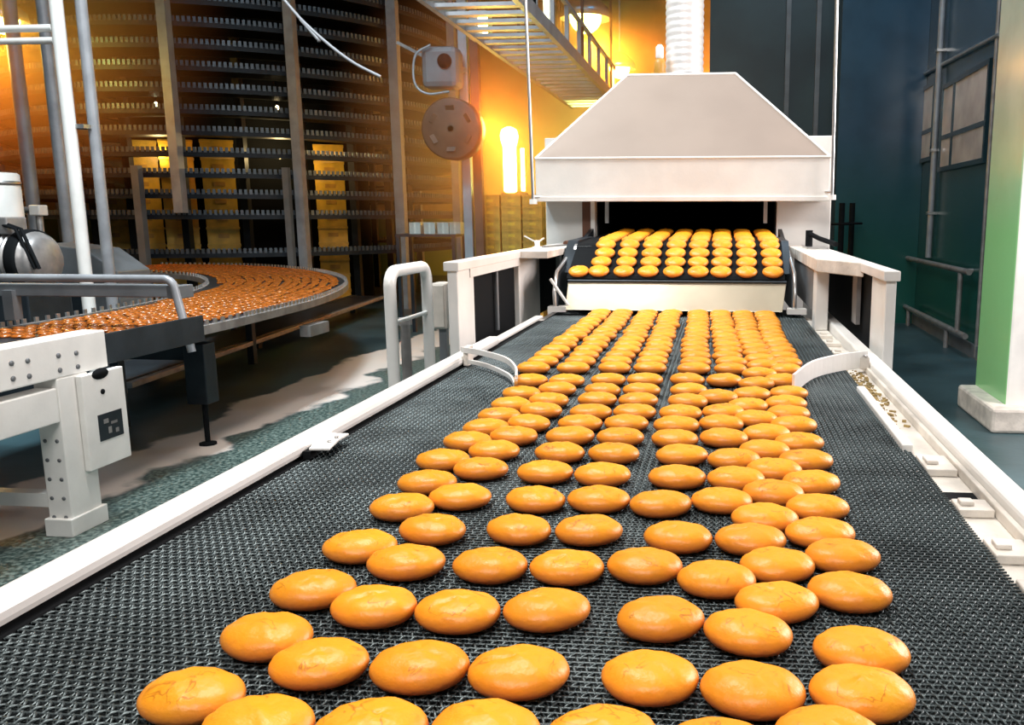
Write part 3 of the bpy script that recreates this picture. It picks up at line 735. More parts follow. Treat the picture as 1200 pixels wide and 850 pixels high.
# biscuits
def biscuit_mesh(seed):
    rng = np.random.RandomState(seed); n = 12; prof = [(.6, 0), (1., .006), (.98, .012), (.7, .018), (.3, .0205)]
    vs = []; fs = []; R = .035; el = rng.uniform(.85, 1.1)
    for r, z in prof:
        for k in range(n):
            w = 2*PI*k/n; vs.append((r*R*math.cos(w), r*R*el*math.sin(w), z+rng.uniform(-.0006, .0006)))
    for i in range(len(prof)-1):
        for k in range(n): fs.append((i*n+k, i*n+(k+1) % n, (i+1)*n+(k+1) % n, (i+1)*n+k))
    fs += [tuple(range(n))[::-1], tuple((len(prof)-1)*n+k for k in range(n))]
    me = bpy.data.meshes.new('biscuit'); me.from_pydata(vs, [], fs); me.materials.append(M['biscuit']); me.polygons.foreach_set('use_smooth', [True]*len(fs)); me.update(); return me
BM = [biscuit_mesh(s) for s in range(6)]
far = MB(); cnt = 0; spots = []
cum = [0]
for i in range(n-1): cum.append(cum[-1]+(so[i+1]-so[i]).length)
s_ = .05
while s_ < cum[-1]-.1:
    i = max(k for k in range(n-1) if cum[k] <= s_); f_ = (s_-cum[i])/(cum[i+1]-cum[i])
    a_ = so[i].lerp(so[i+1], f_); b_ = si[i].lerp(si[i+1], f_); W = (b_-a_).length; kk = int((W-.14)/.082)
    for k in range(kk):
        u = (.07+.041+k*.082+random.uniform(-.012, .012))/W
        p = a_.lerp(b_, min(max(u, .08), .92)); p.y += random.uniform(-.01, .01); spots.append((p.x, p.y))
    s_ += .085
vis = [p for p in spots if p[1] > 4.0]
hid = [p for p in spots if p[1] <= 4.0]
ind = sorted(vis, key=lambda p: p[1])[:300]; rest = sorted(vis, key=lambda p: p[1])[300:]
for x, y in ind:
    o = bpy.data.objects.new('biscuit', random.choice(BM)); C.objects.link(o)
    o.location = (x, y, OZ_+random.uniform(-.0005, .0005)); o.rotation_euler = (random.uniform(-.12, .12), random.uniform(-.12, .12), random.random()*6)
    tag(o, 'small glossy orange-brown biscuit among many on the curved conveyor at the left', 'biscuit', 'biscuits on the curved conveyor')
def pile(pts, name):
    m = MB()
    for x, y in pts:
        me = random.choice(BM); R_ = Matrix.Translation((x, y, OZ_+.0006)) @ Matrix.Rotation(random.random()*6, 4, 'Z')
        m.add([R_ @ v.co for v in me.vertices], [tuple(p.vertices) for p in me.polygons], 0, True)
    return m.build(name, M['biscuit'])
tag(pile(rest, 'biscuits'), 'far biscuits on the curve of the conveyor below the spiral tower', 'biscuits', None, 'stuff')

# ------------------------------------------------------------------ white machine at the left
wm = thing('white_frame_machine', 'white steel machine frame with dark badge, in front of the biscuit conveyor', 'machine', (-2.85, 3.3, 0))
XW = -2.78
def beam(x0, y0, x1, y1, X0, X1, name, m, bev=.006):     # beam along Y whose visible side lies at X1
    a = atx(x1, y0, X1); b = atx(x1, y1, X1)
    return a, b
ztop = atx(60, 398, XW).z; zbt = atx(60, 446, XW).z
ye = atx(124, 400, XW).y
MB().box((XW-.11, 1.6, zbt), (XW, ye, ztop)).build('upper_beam', M['white'], wm, .006)
z2t = atx(40, 462, XW).z; z2b = atx(40, 505, XW).z
ypost0 = atx(75, 520, XW).y; ypost1 = atx(112, 520, XW).y
MB().box((XW-.10, 1.6, z2b), (XW-.003, ypost0-.001, z2t)).build('lower_beam', M['white'], wm, .006)
MB().box((XW-.11, ypost0, 0), (XW, ypost1, zbt)).build('post', M['white'], wm, .006)
MB().box((XW-.118, ypost0-.02, 0), (XW+.01, ypost1+.02, .08)).build('foot', M['white'], wm, .004)
pz0 = atx(120, 548, XW+.03).z; pz1 = atx(120, 435, XW+.03).z; py1 = atx(150, 490, XW+.03).y
MB().box((XW+.001, ypost0+.1, pz0), (XW+.03, py1, pz1)).build('side_panel', M['white'], wm, .004)
bc = atx(130, 498, XW+.031)
bdg = MB().box((XW+.0305, bc.y-.075, bc.z-.06), (XW+.033, bc.y+.075, bc.z+.06)).build('badge', M['dark'], wm)
for dy, dz, w_, h_ in ((-.03, .025, .03, .02), (.02, .01, .04, .012), (-.01, -.02, .02, .03), (.035, -.03, .02, .02)):
    MB().box((XW+.0331, bc.y+dy-w_/2, bc.z+dz-h_/2), (XW+.034, bc.y+dy+w_/2, bc.z+dz+h_/2)).build('badge_mark', M['midgrey'], bdg)
for (x, y) in ((13, 426), (32, 423), (68, 417), (89, 414), (15, 444), (34, 441), (70, 434), (91, 430)):
    p = atx(x, y, XW); MB().lathe([(.011, 0), (.011, .004), (.005, .006)], 10, Matrix.Translation(p) @ Matrix.Rotation(PI/2, 4, 'Y')).build('bolt', M['grey'], wm)
for (x, y) in ((120, 459),):
    p = atx(x, y, XW+.03); MB().lathe([(.012, 0), (.012, .004)], 10, Matrix.Translation(p) @ Matrix.Rotation(PI/2, 4, 'Y')).build('bolt', M['black'], wm)
p = atx(117, 438, XW+.03); MB().lathe([(.05, 0), (.05, .003)], 16, Matrix.Translation(p+Vector((0, 0, .0))) @ Matrix.Rotation(PI/2, 4, 'Y') @ Matrix.Scale(.5, 4, (1, 0, 0))).build('cut_out', M['black'], wm)
for k in range(7):      # holes down the perforated face of the post
    for dx in (-.03, -.085):
        z = zbt-.10-k*.085
        MB().lathe([(.009, 0), (.009, .002)], 8, Matrix.Translation((XW+dx, ypost0-.0005, z)) @ Matrix.Rotation(PI/2, 4, 'X')).build('post_hole', M['grey'], wm)
MB().box((XW-.9, ypost0+.02, .12), (XW-.12, ypost0+.08, .18)).build('tie_bar', M['white'], wm)
MB().box((XW-.02, ye+.001, ztop-.16), (XW-.005, ye+.75, ztop-.02)).build('extension_plate', M['dark'], wm, .003)
# dark bracket leg
p = atz(244, 521, 0); zt_ = aty(232, 402, p.y).z
t = thing('support_leg', 'dark square support leg with thin foot at the edge of the biscuit conveyor', 'leg stand', (p.x, p.y, 0))
MB().box((p.x-.07, p.y-.06, .26), (p.x+.06, p.y+.06, zt_)).build('column', M['dark'], t, .006)
MB().tube([(p.x, p.y, 0), (p.x, p.y, .27)], .016, 10).build('spindle', M['black'], t)
MB().lathe([(.05, 0), (.05, .012), (.02, .02)], 16, Matrix.Translation((p.x, p.y, 0))).build('foot', M['black'], t)
MB().box((p.x-.9, p.y-.04, zt_-.10), (p.x-.07, p.y+.04, zt_-.02)).build('arm', M['dark'], t, .004)

# railing over the biscuits
RY = 4.3
a = aty(-30, 326, RY); b = aty(204, 327, RY); c = aty(228, 402, RY)
t = thing('hand_railing', 'thin white railing with grey beam crossing above the biscuit conveyor', 'railing', ((a.x+b.x)/2, RY, OZ_))
MB().tube([(a.x, RY, b.z)]+[(b.x-.06, RY, b.z)]+[(b.x-.06+.06*math.sin(w), RY, b.z-.06+.06*math.cos(w)) for w in np.linspace(.3, PI/2, 5)]+[(c.x-.02, RY, c.z-.05)], .022, 10).build('top_rail', M['post'], t)
p0 = aty(-30, 343, RY+.1); p1 = aty(204, 341, RY+.1)
MB().box((p0.x, RY+.07, p1.z-.035), (b.x-.02, RY+.13, p1.z+.035)).build('beam', M['grey'], t, .006)
MB().box((b.x-.05, RY+.0, p1.z-.035), (b.x+.02, RY+.13, p1.z+.035)).build('bracket', M['grey'], t, .004)
q = aty(5, 380, RY)
MB().box((q.x-.03, RY+.04, OZ_+.05), (q.x+.03, RY+.1, p1.z)).build('upright', M['grey'], t)

# big white double post at the left, with cross pipes
PYY = 6.0
def slant(x0, y0, x1, y1, Y):
    A, B = aty(x0, y0, Y), aty(x1, y1, Y); x = (A.x+B.x)/2; return x, A.z, B.z
xb = aty(98, 300, PYY).x
t = thing('twin_post', 'tall white twin-tube post with overhead cross pipes beside the biscuit conveyor', 'post', (xb, PYY, 0))
MB().tube([(xb, PYY, 0), (xb, PYY, CZ-.01)], .045, 16).build('tube', M['white'], t)
MB().tube([(xb+.10, PYY+.12, 0), (xb+.10, PYY+.12, CZ-.01)], .04, 16).build('tube', M['post'], t)
for z in (.3, 2.0, 3.2): MB().box((xb-.02, PYY, z), (xb+.11, PYY+.12, z+.03)).build('clamp', M['steel'], t)
za = aty(60, 38, PYY).z
xl = aty(-60, 40, PYY).x
MB().tube([(xl, PYY, za+.03), (xb-.046, PYY, za+.03)], .026, 10).build('cross_pipe', M['white'], t)
MB().tube([(xl, PYY, za-.055), (xb-.046, PYY, za-.055)], .024, 10).build('cross_pipe', M['white'], t)
x2 = aty(66, 150, 7.2).x
tag(MB().tube([(x2, 7.2, 0), (x2, 7.2, CZ-.01)], .05, 12).build('slim_post', M['post'], None, 0, (x2, 7.2, 0)), 'slim brownish post behind the white twin post', 'post')
x2 = aty(28, 150, 9.0).x
tag(MB().tube([(x2, 9.0, 0), (x2, 9.0, CZ-.01)], .07, 12).build('slim_post', M['post'], None, 0, (x2, 9.0, 0)), 'slim pale post at the left edge of the spiral tower', 'post')

# gear motor
q = aty(20, 305, 5.6)
t = thing('gear_motor', 'grey ribbed electric motor on a dark stand behind the railing', 'motor', (q.x, 5.6, 0))
Rm = .20; ax = Matrix.Translation((q.x-.32, 5.6, q.z)) @ Matrix.Rotation(PI/2, 4, 'Y')
prof = [(.05, 0), (Rm*.8, 0), (Rm*.9, .02)]
for k in range(12): prof += [(Rm*.9, .03+k*.04), (Rm, .035+k*.04), (Rm, .045+k*.04), (Rm*.9, .05+k*.04)]
prof += [(Rm*.92, .52), (Rm*.7, .56), (.04, .57)]
MB().lathe(prof, 36, ax).build('motor_body', M['midgrey'], t)
MB().lathe([(Rm*1.06, .40), (Rm*1.08, .42), (Rm*1.08, .46), (Rm*1.06, .48)], 36, ax).build('fan_cowl', M['black'], t)
MB().box((q.x-.12, 5.48, q.z+Rm*.9), (q.x+.06, 5.66, q.z+Rm+.1)).build('terminal_box', M['midgrey'], t, .01)
MB().box((q.x-.35, 5.4, 0), (q.x+.22, 5.8, q.z-Rm)).build('stand', M['dark'], t, .01)
for k in range(2): MB().tube([(q.x+.0+k*.05, 5.5, q.z+Rm+.05), (q.x+.15+k*.04, 5.45, q.z+Rm+.02), (q.x+.26+k*.03, 5.45, q.z-.05)], .012, 8).build('cable', M['black'], t)
q = aty(8, 235, 6.4)
t = thing('white_drum', 'white upright cylinder behind the grey motor at the far left', 'drum', (q.x-.1, 6.4, 0))
MB().lathe([(.15, 0), (.15, q.z+.2), (.135, q.z+.215), (.05, q.z+.22)], 28, Matrix.Translation((q.x-.06, 6.4, 0))).build('shell', M['white'], t)
MB().lathe([(.155, .4), (.155, .43)], 28, Matrix.Translation((q.x-.06, 6.4, 0))).build('hoop', M['steel'], t)
MB().lathe([(.155, q.z+.12), (.155, q.z+.15)], 28, Matrix.Translation((q.x-.06, 6.4, 0))).build('hoop', M['steel'], t)
# bracket pipes near the drum
a, b = aty(-20, 246, 6.9), aty(45, 246, 6.9); c = aty(52, 290, 6.9)
t = thing('bent_pipe', 'short white pipe bent down beside the grey motor', 'pipe', (b.x, 6.9, 0))
MB().tube([(a.x, 6.9, a.z), (b.x-.05, 6.9, a.z), (b.x, 6.9, a.z-.05), (b.x, 6.9, 0)], .028, 10).build('pipe', M['midgrey'], t)
MB().box((b.x-.05, 6.85, a.z-.05), (b.x+.05, 6.95, a.z+.04)).build('elbow', M['white'], t, .01)
# dark sloped guard housing
p0, p1, p2, p3 = aty(52, 285, 6.4), aty(105, 292, 6.4), aty(142, 318, 6.4), aty(60, 335, 6.4)
t = thing('drive_guard', 'dark grey sloped guard housing between the motor and biscuit conveyor', 'guard', ((p0.x+p2.x)/2, 6.4, 0))
MB().prism([(p0.x, p0.z), (p1.x, p1.z), (p2.x, p2.z), (p2.x, .0), (p0.x, .0)], 'y', 6.35, 6.75).build('housing', M['grey'], t, .01)
MB().box((p0.x+.05, 6.338, p3.z-.3), (p1.x, 6.35, p3.z)).build('access_cover', M['dark'], t, .004)
q = aty(152, 330, 6.9)
t = thing('yellow_bracket', 'bright yellow bracket plate standing beside the inner rim of the curve', 'bracket', (q.x, 6.9, 0))
MB().box((q.x-.07, 6.9, 0), (q.x+.07, 6.94, q.z+.1)).build('plate', M['yellow'], t, .003)
MB().box((q.x-.12, 6.88, q.z+.03), (q.x+.10, 6.9, q.z+.1)).build('flange', M['yellow'], t, .003)
# hanging cable
A = [aty(333, 0, 6.5), aty(352, 22, 6.5), aty(385, 52, 6.5), aty(415, 74, 6.5), aty(446, 90, 6.5)]
d = A[0]-A[1]; A = [A[0]+d*((CZ-.01-A[0].z)/d.z)]+A
tag(MB().tube(spline(A, 8), .012, 8).build('hanging_cable', M['cable'], None, 0, tuple(A[-1])), 'thin grey cable hanging in front of the spiral tower', 'cable')

# ------------------------------------------------------------------ spiral cooling tower
TC = Vector((-7.85, 13.9, 0)); TR = 3.4; TI = 2.55
tower = thing('spiral_cooling_tower', 'huge dark spiral cooling tower of stacked ring tiers and upright posts', 'spiral tower', tuple(TC))
def ring_mb(z):
    m = MB(); N = 96; vs = []; fs = []
    for k in range(N):
        w = 2*PI*k/N; c, s = math.cos(w), math.sin(w)
        for r, zz in ((TI, z), (TR, z), (TR, z-.075), (TR-.03, z-.075), (TR-.03, z-.03), (TI, z-.03)): vs.append((TC.x+r*c, TC.y+r*s, zz))
    for k in range(N):
        l = (k+1) % N
        for j in range(6): fs.append((k*6+j, k*6+(j+1) % 6, l*6+(j+1) % 6, l*6+j))
    m.add(vs, fs, 0)
    T = 340
    for k in range(T):
        w = 2*PI*k/T; w2 = w+.0105
        q = [(TR-.012, w), (TR+.012, w), (TR+.012, w2), (TR-.012, w2)]
        vv = [(TC.x+r*math.cos(a), TC.y+r*math.sin(a), zz) for zz in (z-.02, z+.045) for r, a in q]
        m.add(vv, ((0,3,2,1),(4,5,6,7),(0,1,5,4),(1,2,6,5),(2,3,7,6),(3,0,4,7)), 1)
    return m
zs = [.90]+[1.40+.266*k for k in range(19)]
zs = [z for z in zs if z < 6.2]
for z in zs: ring_mb(z).build('tier', [M['tier'], M['tooth']], tower)
MB().lathe([(1.85, .0), (1.85, 6.4)], 48, Matrix.Translation(TC)).build('core', M['black'], tower)
for k in range(20):
    w = 2*PI*(k+.5)/20; x, y = TC.x+(TI-.03)*math.cos(w), TC.y+(TI-.03)*math.sin(w)
    MB().box((x-.05, y-.05, 0), (x+.05, y+.05, 6.4)).build('cage_bar', M['tier'], tower)
def circ_hit(px, R):
    X, Y, u = ray(px, 200); d = Vector((X, Y)).normalized(); c = Vector((TC.x, TC.y))
    b = d.dot(c); disc = b*b-(c.length_squared-R*R)
    return d*(b-math.sqrt(max(disc, 0)))
for px_, r in ((351, .075), (468, .085), (160, .06), (335, .05), (90, .05)):
    h = circ_hit(px_, TR+.075+r*.2)
    MB().box((h.x-r*.8, h.y-r*.8, 0), (h.x+r*.8, h.y+r*.8, 6.5 if px_ not in (160, 335) else 2.0)).build('upright', M['post'] if px_ not in (160, 335) else M['grey'], tower)
h = circ_hit(208, TR+.09); zend = 1.37+(253-250)*h.length/1000
MB().box((h.x-.06, h.y-.06, zend), (h.x+.06, h.y+.06, 6.5)).build('upright', M['post'], tower)
for k in range(9):      # uprights round the far side
    w = math.radians(-30+k*30); x, y = TC.x+(TR+.09)*math.cos(w), TC.y+(TR+.09)*math.sin(w)
    if k in (0,): continue
    MB().box((x-.06, y-.06, 0), (x+.06, y+.06, 6.5)).build('upright', M['post'], tower)
# yellow crates stacked inside the tower
def crate_mb(sx, sy, sz):
    m = MB(); t_ = .018
    m.box((-sx, -sy, 0), (sx, sy, t_))
    for s in (-1, 1):
        m.box((min(s*sx, s*(sx-t_)), -sy, t_), (max(s*sx, s*(sx-t_)), sy, sz)); m.box((-sx+t_, min(s*sy, s*(sy-t_)), t_), (sx-t_, max(s*sy, s*(sy-t_)), sz))
        m.box((min(s*(sx+.008), s*(sx-t_)), -sy-.008, sz-.035), (max(s*(sx+.008), s*(sx-t_)), sy+.008, sz-.005))
        m.box((-sx+t_, min(s*sy, s*(sy+.008)), sz-.035), (sx-t_, max(s*sy, s*(sy+.008)), sz-.005))
        m.box((-sx*.35, min(s*sy, s*(sy+.004)), sz*.35), (sx*.35, max(s*sy, s*(sy+.004)), sz*.6), 1)
    return m
proto = crate_mb(.21, .17, .24).build('crate', [M['yellow'], M['amber']]); first = [True]
def put_crate(x, y, z, rz, label, group, s=(1, 1, 1), mats=None):
    if first[0]: o = proto; first[0] = False
    else: o = proto.copy(); C.objects.link(o)
    if mats:
        o.data = mats
    o.location = (x, y, z); o.rotation_euler = (0, 0, rz); o.scale = s
    return tag(o, label, 'crate', group)
SN = ['leftmost crate stack', 'second crate stack from the left', 'middle crate stack', 'fourth crate stack from the left', 'rightmost crate stack']
for si_, px_ in enumerate((126, 166, 208, 256, 386)):
    h = circ_hit(px_, 2.15); yaw = math.atan2(h.y, h.x)-PI/2
    for k in range(10):
        put_crate(h.x, h.y, .0+k*.243, yaw, 'yellow crate inside spiral tower, %s from floor in %s' % (ORD[k], SN[si_]), 'yellow crates inside the tower')

# ------------------------------------------------------------------ orange lit area in the middle distance
# stacked amber crates
am = crate_mb(.21, .17, .20); amo = am.build('crate', [M['amber'], M['yellow']]); ame = amo.data; bpy.data.objects.remove(amo)
for si_, px_ in enumerate((577, 601, 625)):
    p = aty(px_, 250, 9.2)
    for k in range(13):
        put_crate(p.x, 9.2+si_*.02, k*.1225, 0, 'amber crate %s from the floor in the %s by the oven' % (ORD[k], ('left amber stack', 'middle amber stack', 'right amber stack')[si_]), 'amber crates by the oven', (.5, .6, .6), ame)
# pale cartons on a low shelf
p0 = aty(470, 274, 9.6); p1 = aty(540, 274, 9.6)
t = thing('low_shelf', 'dark low shelf holding four pale cartons beside the tower', 'shelf', ((p0.x+p1.x)/2, 9.6, 0))
MB().box((p0.x, 9.4, p0.z-.03), (p1.x, 9.85, p0.z)).build('board', M['dark'], t)
for x in (p0.x+.03, p1.x-.03):
    for y in (9.43, 9.82): MB().box((x-.02, y-.02, 0), (x+.02, y+.02, p0.z-.03)).build('leg', M['dark'], t)
for k, px_ in enumerate((486, 503, 519, 533)):
    q = aty(px_, 265, 9.5)
    o = MB().box((q.x-.065, 9.5, p0.z), (q.x+.065, 9.68, p0.z+.13)); o.box((q.x-.012, 9.499, p0.z+.001), (q.x+.012, 9.5, p0.z+.13), 1)
    o = o.build('carton', [M['palebox'], M['dusty']], None, .004, (q.x, 9.6, p0.z)); tag(o, 'small pale carton, %s from the left on the low dark shelf' % ORD[k], 'carton', 'cartons on the low shelf')
# uprights of a frame
for px_, m_, lb in ((546, 'post', 'pale steel upright left of the orange light'), (559, 'rust', 'rust coloured upright just left of the orange light')):
    x = aty(px_, 150, 8.8).x
    o = MB().box((x-.045, 8.76, 0), (x+.045, 8.84, CZ-.005)).build('upright_post', M[m_], None, .005, (x, 8.8, 0)); tag(o, lb, 'post')
# round fan and box blower carried by the uprights
q = aty(532, 152, 8.6); R = .30
t = thing('round_fan', 'round dull red fan housing mounted on the upright beside the orange light', 'fan', tuple(q))
ay = Matrix.Translation(q) @ Matrix.Rotation(PI/2, 4, 'X')
MB().lathe([(R*.93, -.1), (R, -.09), (R, .1), (R*.93, .11)], 40, ay).build('shroud', M['rust'], t)
MB().lathe([(R*.9, -.06), (R*.9, -.055), (.02, -.05)], 40, ay).build('back_disc', M['rust'], t)
MB().lathe([(R*.28, -.05), (R*.28, .08), (R*.1, .11)], 24, ay).build('hub', M['midgrey'], t)
for k in range(6):
    w = k*PI/3; bm_ = Matrix.Translation(q) @ Matrix.Rotation(w, 4, 'Y') @ Matrix.Rotation(.5, 4, 'X')
    MB().box((-.045, -.012, .07), (.045, .0, R*.86), 0, bm_).build('blade', M['rust'], t, .004)
MB().tube([q+Vector((.2, .1, 0)), (aty(546, 150, 8.8).x, 8.76, q.z)], .03, 8).build('mount_arm', M['rust'], t)
q = aty(516, 80, 8.6)
t = thing('blower_unit', 'boxy grey blower unit with looped cable above the round fan', 'blower', tuple(q))
MB().box((q.x-.17, 8.5, q.z-.2), (q.x+.2, 8.75, q.z+.2)).build('housing', M['grey'], t, .06)
MB().lathe([(.07, 0), (.07, .02)], 20, Matrix.Translation((q.x+.08, 8.5, q.z+.05)) @ Matrix.Rotation(PI/2, 4, 'X')).build('port', M['black'], t)
MB().tube(spline([(q.x-.05, 8.48, q.z+.2), (q.x-.2, 8.46, q.z+.1), (q.x-.22, 8.46, q.z-.15), (q.x-.1, 8.46, q.z-.26), (q.x+.12, 8.48, q.z-.24)], 6), .012, 8).build('cable', M['post'], t)
MB().bar((q.x-.17, 8.62, q.z+.12), aty(466, 50, 8.62), .05, .03).build('arm', M['midgrey'], t)
MB().bar((q.x+.15, 8.65, q.z), (aty(546, 80, 8.8).x, 8.78, q.z), .05, .05).build('arm', M['midgrey'], t)
# overhead cable ladder running along the hall
xa, xb2 = -2.35, -1.62; zl = 3.05
t = thing('cable_ladder', 'overhead steel ladder tray with short posts running above the oven side', 'cable ladder', (-2, 9, zl))
for x in (xa, xb2): MB().box((x-.025, 6.6, zl-.05), (x+.025, 13.5, zl+.07)).build('side_rail', M['post'], t)
for k in range(24):
    y = 6.7+k*.29; MB().box((xa, y, zl-.04), (xb2, y+.09, zl-.01)).build('rung', M['post'], t)
for k in range(9):
    y = 6.75+k*.75; MB().box((xb2-.02, y, zl+.07), (xb2+.02, y+.05, zl+.42)).build('stub_post', M['post'], t)
MB().box((xb2-.02, 6.7, zl+.42), (xb2+.02, 12.9, zl+.46)).build('top_rail', M['post'], t)
for y in (7.5, 10, 12.5):
    for x in (xa, xb2): MB().box((x-.015, y, zl+.07), (x+.015, y+.03, CZ-.005)).build('hanger', M['rust'], t)
# roof beam
for i, y in enumerate((14.6, 16.8)):
    struct('ceiling_beam_%d' % (i+1), MB().box((-3.8, y, 5.4), (-.3, y+.25, 5.8)), M['ceiling'])

# ------------------------------------------------------------------ lamps (sodium high-bays and others)
def point(name, loc, col, e, r=.12):
    l = bpy.data.lights.new(name, 'POINT'); l.color = col; l.energy = e; l.shadow_soft_size = r
    o = bpy.data.objects.new(name, l); C.objects.link(o); o.location = loc; return o
SOD = (1, .30, .045)
def spot(name, loc, d, col, e, r, ang=125):
    l = bpy.data.lights.new(name, 'SPOT'); l.color = col; l.energy = e; l.shadow_soft_size = r; l.spot_size = math.radians(ang); l.spot_blend = .7
    o = bpy.data.objects.new(name, l); C.objects.link(o); o.location = loc; o.rotation_euler = Vector(d).to_track_quat('-Z', 'Y').to_euler(); return o
def highbay(px_, py_, Y, r, e, d, label, m='lampw'):
    q = aty(px_, py_, Y)
    t = thing('pendant_bay_lamp', label, 'lamp', tuple(q))
    MB().lathe([(r*.25, .62*r), (r*.5, .5*r), (r*1.1, -.1*r), (r*1.2, -.55*r), (r*1.17, -.55*r), (r*1.05, -.1*r), (r*.45, .45*r), (r*.2, .5*r)], 32, Matrix.Translation(q)).build('reflector', M['steel'], t)
    prof = [(r*.75*math.sin(w)+.001, -r*.45-r*.75*math.cos(w)) for w in np.linspace(0.05, PI-.05, 14)]
    MB().lathe(prof, 28, Matrix.Translation(q)).build('globe', M[m], t)
    MB().tube([q+Vector((0, 0, .6*r)), (q.x, q.y, CZ-.005)], .015, 8).build('stem', M['steel'], t)
    spot('bay_light', (q.x, q.y-r*.2, q.z-r*1.6), d, SOD, e, r*.6)
    return q
highbay(686, 8, 12.6, .30, 5200, (.35, .75, -.5), 'large bright orange bay lamp high above the oven, left of the duct')
highbay(726, 72, 15.5, .24, 3000, (.2, .7, -.6), 'smaller bright bay lamp lower down beside the hood slope')
hb = highbay(2, 12, 9.6, .22, 260, (-.55, .6, -.5), 'bright orange bay lamp at the top left beyond the twin post')
point('bay_glow', (hb.x-.1, hb.y-.5, hb.z-.5), SOD, 190, .2)
# tall glowing work lamp
q = aty(597, 172, 9.9)
t = thing('work_lamp', 'bright upright work lamp glowing orange just left of the hood', 'lamp', (q.x, 9.9, 0))
MB().tube([(q.x, 9.95, 0), (q.x, 9.95, q.z-.25)], .03, 10).build('stand', M['rust'], t)
MB().lathe([(.04, -.52), (.075, -.5), (.075, .0), (.095, .06), (.105, .12), (.085, .19), (.03, .22)], 24, Matrix.Translation((q.x, 9.9, q.z))).build('glowing_tube', M['lampw'], t)
MB().tube([(q.x+.15, 9.9, q.z-.5), (q.x+.15, 9.9, q.z-.02)], .022, 10).build('side_tube', M['lampw'], t)
MB().box((q.x-.1, 9.86, q.z-.56), (q.x+.2, 9.94, q.z-.52)).build('bracket', M['rust'], t)
point('work_light', (q.x+.05, 8.75, q.z+.1), SOD, 125, .15)
# flood lamp
q = aty(560, 28, 8.4)
t = thing('flood_lamp', 'small bright box flood lamp on the upright at the top centre', 'lamp', tuple(q))
MB().box((q.x-.10, 8.42, q.z-.13), (q.x+.09, 8.6, q.z+.13)).build('case', M['steel'], t, .01)
MB().box((q.x+.0, 8.405, q.z-.11), (q.x+.09, 8.42, q.z+.11)).build('lens', M['lamps'], t)
MB().box((q.x-.02, 8.6, q.z-.03), (q.x+.02, 8.8, q.z+.03)).build('bracket', M['steel'], t)
# strip light above
q = aty(640, 14, 11.0)
t = thing('strip_lamp', 'short vertical strip lamp near the ceiling left of the bay lamp', 'lamp', tuple(q))
MB().tube([(q.x, 11, q.z-.15), (q.x, 11, q.z+.25)], .03, 12).build('tube', M['lamps'], t)
MB().box((q.x-.05, 11.04, q.z-.2), (q.x+.05, 11.08, CZ-.005)).build('backing', M['steel'], t)
MB().box((q.x-.05, 11.0, q.z-.2), (q.x+.05, 11.05, q.z-.16)).build('socket', M['steel'], t)
# fill lamps added inside the tower to light the crates
for k, px_ in enumerate((190, 330)):
    h = circ_hit(px_, 2.3); 
    t = thing('inspection_lamp', ('small inspection lamp inside the spiral tower, left' if k == 0 else 'small inspection lamp inside the spiral tower, right'), 'lamp', (h.x, h.y, 2.9))
    MB().lathe([(.01, -.03), (.022, -.015), (.022, .015), (.01, .03)], 16, Matrix.Translation((h.x, h.y, 2.9))).build('bulb', M['yellow'] if False else M['lamps'], t)
    MB().tube([(h.x, h.y, 2.95), (h.x, h.y, 3.4)], .012, 8).build('flex', M['black'], t)
    d = Vector((-h.x, -h.y)).normalized()*.12
    point('inspection_light', (h.x+d.x, h.y+d.y, 2.2), (1, .70, .30), 24, .05)

# ------------------------------------------------------------------ daylight and added unseen overhead lights
def area(name, loc, target, sx, sy, col, e, spread=180):
    l = bpy.data.lights.new(name, 'AREA'); l.shape = 'RECTANGLE'; l.size = sx; l.size_y = sy; l.color = col; l.energy = e; l.spread = math.radians(spread)
    o = bpy.data.objects.new(name, l); C.objects.link(o); o.location = loc
    d = Vector(target)-Vector(loc); o.rotation_euler = d.to_track_quat('-Z', 'Y').to_euler(); return o
area('window_daylight', (3.4, 3.9, 2.7), (-.2, 1.8, .95), 2.4, 2.2, (1, .89, .86), 290)
area('hall_lamp_front', (-.6, -1.6, 4.4), (-.3, 3.6, 1.1), 2.4, 1.0, (1, .96, .93), 165)  # unseen light added to brighten the hood front
area('hall_lamp_over', (-1.3, 3.0, 6.0), (-.2, 2.2, .9), 1.0, 1.6, (1, .95, .9), 240)  # unseen overhead key light, no fixture modelled
area('hall_lamp_left', (-3.0, 4.0, 6.3), (-3.0, 5.6, 0), 1.0, 1.6, (.80, .93, 1), 210, 100)  # unseen cool fill added to brighten the left floor
area('hall_lamp_back', (-5.0, 6.0, 6.3), (-6.5, 12, 1.5), 2.5, 1.5, (.55, .80, 1), 45)  # unseen cool fill added for the tower front
area('hall_lamp_right', (1.2, 8.2, 6.4), (2.4, 9.5, 1.5), 1.2, 2.0, (.62, .82, 1), 110)  # unseen bluish fill added for the right wall

W = bpy.data.worlds.new('world'); bpy.context.scene.world = W; W.use_nodes = True
bg = W.node_tree.nodes['Background']; bg.inputs[0].default_value = (.45, .62, .72, 1); bg.inputs[1].default_value = .16

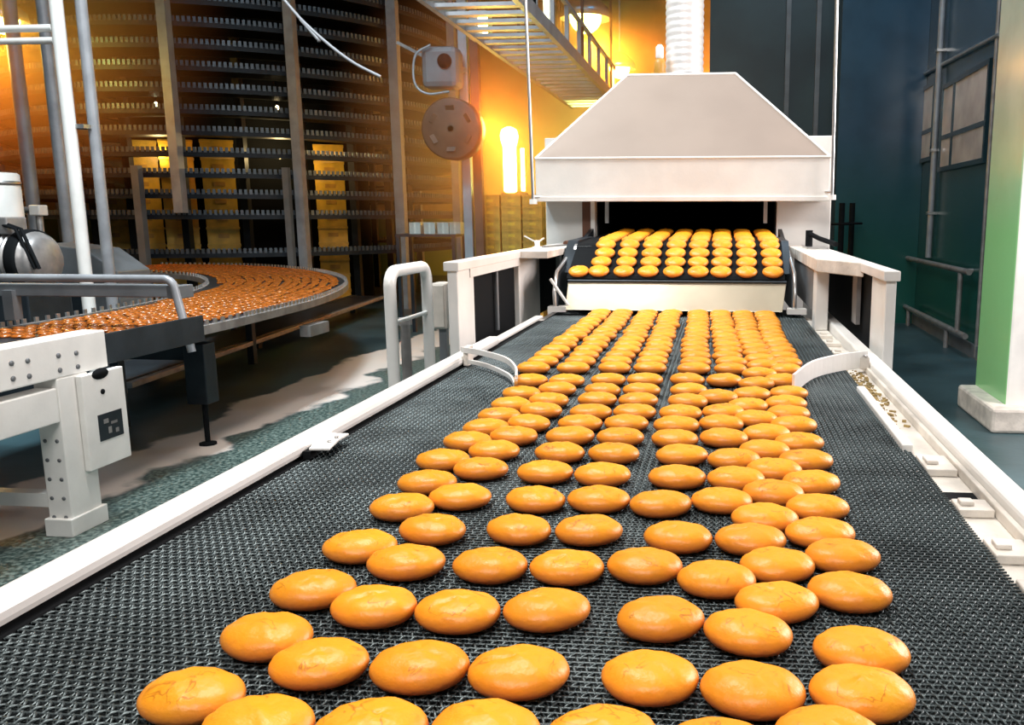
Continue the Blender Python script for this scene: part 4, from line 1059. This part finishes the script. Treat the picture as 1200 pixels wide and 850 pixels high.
# tinted scatter volumes added to imitate lens glow round the lamps
def lens_glow(name, c, R, dens, label, col):
    hm = bpy.data.materials.new(name); hm.use_nodes = True; nt = hm.node_tree; nt.nodes.clear()
    vo = nt.nodes.new('ShaderNodeVolumeScatter'); vo.inputs['Color'].default_value = (*col, 1); vo.inputs['Anisotropy'].default_value = .2
    tc = nt.nodes.new('ShaderNodeTexCoord'); ln = nt.nodes.new('ShaderNodeVectorMath'); ln.operation = 'LENGTH'; nt.links.new(tc.outputs['Object'], ln.inputs[0])
    mr = nt.nodes.new('ShaderNodeMapRange'); mr.inputs['From Min'].default_value = 0; mr.inputs['From Max'].default_value = R; mr.inputs['To Min'].default_value = 1; mr.inputs['To Max'].default_value = 0
    nt.links.new(ln.outputs['Value'], mr.inputs['Value'])
    pw = nt.nodes.new('ShaderNodeMath'); pw.operation = 'POWER'; pw.inputs[1].default_value = 1.5; nt.links.new(mr.outputs[0], pw.inputs[0])
    ml = nt.nodes.new('ShaderNodeMath'); ml.operation = 'MULTIPLY'; ml.inputs[1].default_value = dens; nt.links.new(pw.outputs[0], ml.inputs[0])
    nt.links.new(ml.outputs[0], vo.inputs['Density'])
    o = nt.nodes.new('ShaderNodeOutputMaterial'); nt.links.new(vo.outputs[0], o.inputs['Volume'])
    prof = [(R*math.sin(w)+.001, -R*math.cos(w)) for w in np.linspace(0.02, PI-.02, 16)]
    h = MB().lathe(prof, 32, Matrix.Translation(c)).build(name, hm, None, 0, tuple(c)); tag(h, label, 'haze', None, 'stuff')
lens_glow('haze', aty(597, 165, 9.3), 1.9, 1.7, 'warm haze glowing round the upright work lamp beside the hood', (1, .33, .10))
lens_glow('haze', aty(5, 5, 9.0), 2.3, 1.4, 'warm haze glowing round the bay lamp at the top left', (1, .33, .10))
lens_glow('haze', aty(690, 20, 12.3), 1.7, 1.5, 'warm haze glowing round the large bay lamp above the oven', (1, .33, .10))

sc = bpy.context.scene
sc.view_settings.view_transform = 'Standard'; sc.view_settings.look = 'None'; sc.view_settings.gamma = 1; sc.view_settings.use_curve_mapping = False
sc.view_settings.exposure = 0
try:
    sc.cycles.use_denoising = True; sc.cycles.volume_bounces = 0; sc.cycles.max_bounces = 8; sc.cycles.sample_clamp_indirect = 8
    sc.cycles.volume_step_rate = 4; sc.cycles.volume_max_steps = 64
except Exception: pass
for o in bpy.data.objects:
    if '_o' in o: del o['_o']
